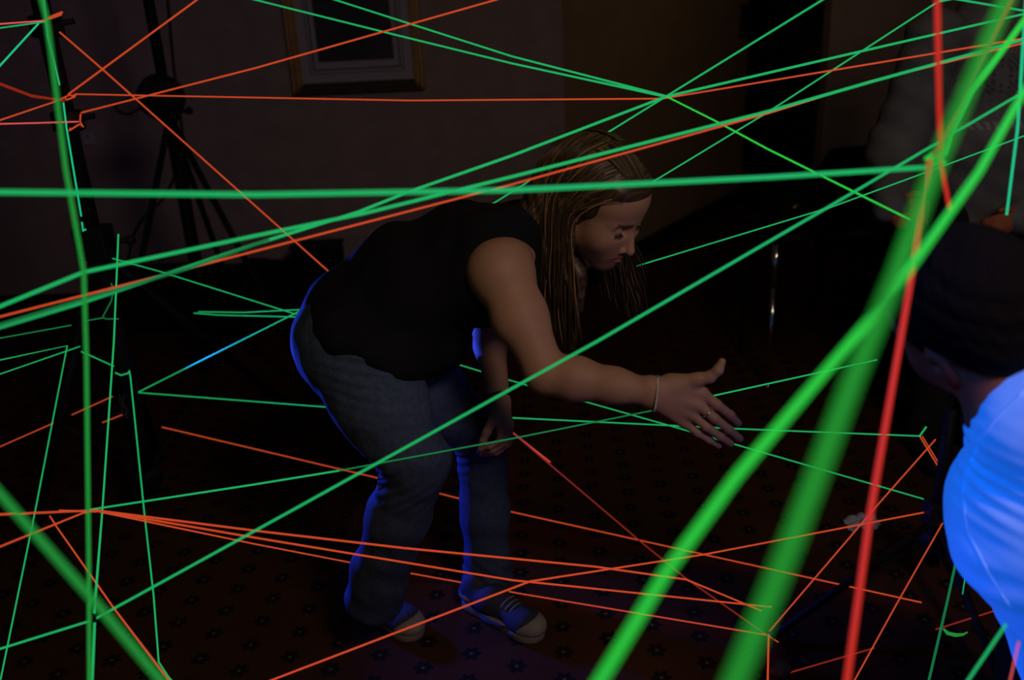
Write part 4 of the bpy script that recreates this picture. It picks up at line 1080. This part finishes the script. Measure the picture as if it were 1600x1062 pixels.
tag(tg.build('cord_tangle', mat('grey_cord', (.10, .09, .13), .9)), 'small grey tangle of cord ends hanging between the left verticals', 'cord')
# --- big blurred ones at right, close to the camera
S('green_near', [(1665, 42, .98), (1600, 143, .86), (1530, 268, .76), (1400, 450, .64), (1150, 745, .50), (1040, 895, .45), (915, 1100, .40)], 'broad bright green string sweeping from the right edge down to the bottom', .0033)
S('green_haze', [(1590, -45, .52), (1500, 170, .46), (1450, 290, .43), (1400, 430, .39), (1330, 600, .35), (1235, 850, .30), (1130, 1110, .26)], 'widest, most blurred green string, steep, behind the bright one at right', .0034)
S('green_near', [(1665, -60, 1.2), (1600, 32, 1.15), (1520, 142, 1.1), (1488, 208, 1.06), (1478, 240, 1.05), (1463, 250, 1.05)], 'green string coming down from the top right corner to the big knot', .0036)
S('red_near', [(1464, -30, .95), (1466, 100, .97), (1469, 235, 1.0)], 'thick red vertical string from the top edge to the big knot', .0030)
S('red_near', [(1469, 235, 1.0), (1476, 285, 1.0), (1484, 328, 1.0)], 'short red string end hanging below the big knot', .0024)
S('orange_dim', [(1600, -40, 1.1), (1582, 0, 1.08), (1550, 67, 1.06), (1500, 165, 1.04), (1458, 242, 1.02)], 'pale orange string slanting from the top right edge to the big knot', .0026)
S('red_near', [(1452, 250, 1.0), (1440, 340, .95), (1400, 570, .85), (1360, 800, .75), (1318, 1100, .65)], 'thick red-orange string dropping from the big knot to the bottom edge', .0032)
S('green_cyan', [(1604, -10, 1.3), (1590, 200, 1.35), (1573, 335, 1.4)], 'near vertical thin blue-green string by the right edge', .0022)
kk = MB(); kc = W(1461, 249, 1.03)
rs = np.random.RandomState(8)
kk.tube([kc+np.array([.010*math.cos(a)+.002*rs.randn(), .006*math.sin(a*2), .007*math.sin(a)+.0015*a/6]) for a in np.linspace(0, 4*PI, 26)], .0024, 6)
tag(kk.build('knot', M['green_near']), 'big bright knot where green and orange strings meet at upper right', 'knot')
# --- lower right
S(g, [(1437, 681, 2.05), (1447, 667, 2.0)], 'tiny green string tail above the knot left of the man\'s shoulder', .0022)
S('orange', [(1437, 681, 2.05), (1494, 775, 1.95)], 'left of two close orange strings falling to the man\'s shoulder', .0018)
S('orange', [(1441, 681, 2.05), (1500, 778, 1.95)], 'right of two close orange strings falling to the man\'s shoulder', .0014)
S('orange', [(1462, 686, 2.0), (1370, 790, 1.98), (1202, 986, 1.9)], 'orange string slanting down left from the stand to its foot', .0018)
S('orange', [(1487, 792, 1.95), (1400, 945, 1.8), (1320, 1090, 1.7)], 'dull orange string falling left from the man\'s shoulder to the bottom edge', .0018)
S('orange', [(1201, 990, 1.9), (1199, 1090, 1.8)], 'short vertical orange string at the bottom edge under the stand\'s foot', .0024)
S('orange_dim', [(1232, 1051, 1.75), (1366, 1012, 1.8)], 'short red string near the bottom edge, right of the paper ball', .0018)
S('orange_dim', [(1462, 983, 1.75), (1560, 952, 1.7)], 'short red string above the green tape scrap', .0018)
S('green_dim', [(1500, 848, 1.5), (1480, 940, 1.45), (1445, 1090, 1.4)], 'faint dark green string falling beside the blue shirt to the bottom edge', .0024)
S(g, [(1512, 875, 1.5), (1504, 928, 1.5)], 'very short thin green string by the blue shirt\'s lower edge', .0012)
S(g, [(1572, 975, .85), (1494, 1090, .84)], 'short green string in front of the shirt at the bottom edge', .0017)
S('pink', [(1592, 1002, .85), (1572, 1090, .84)], 'short pink string in front of the shirt at the bottom right corner', .0010)
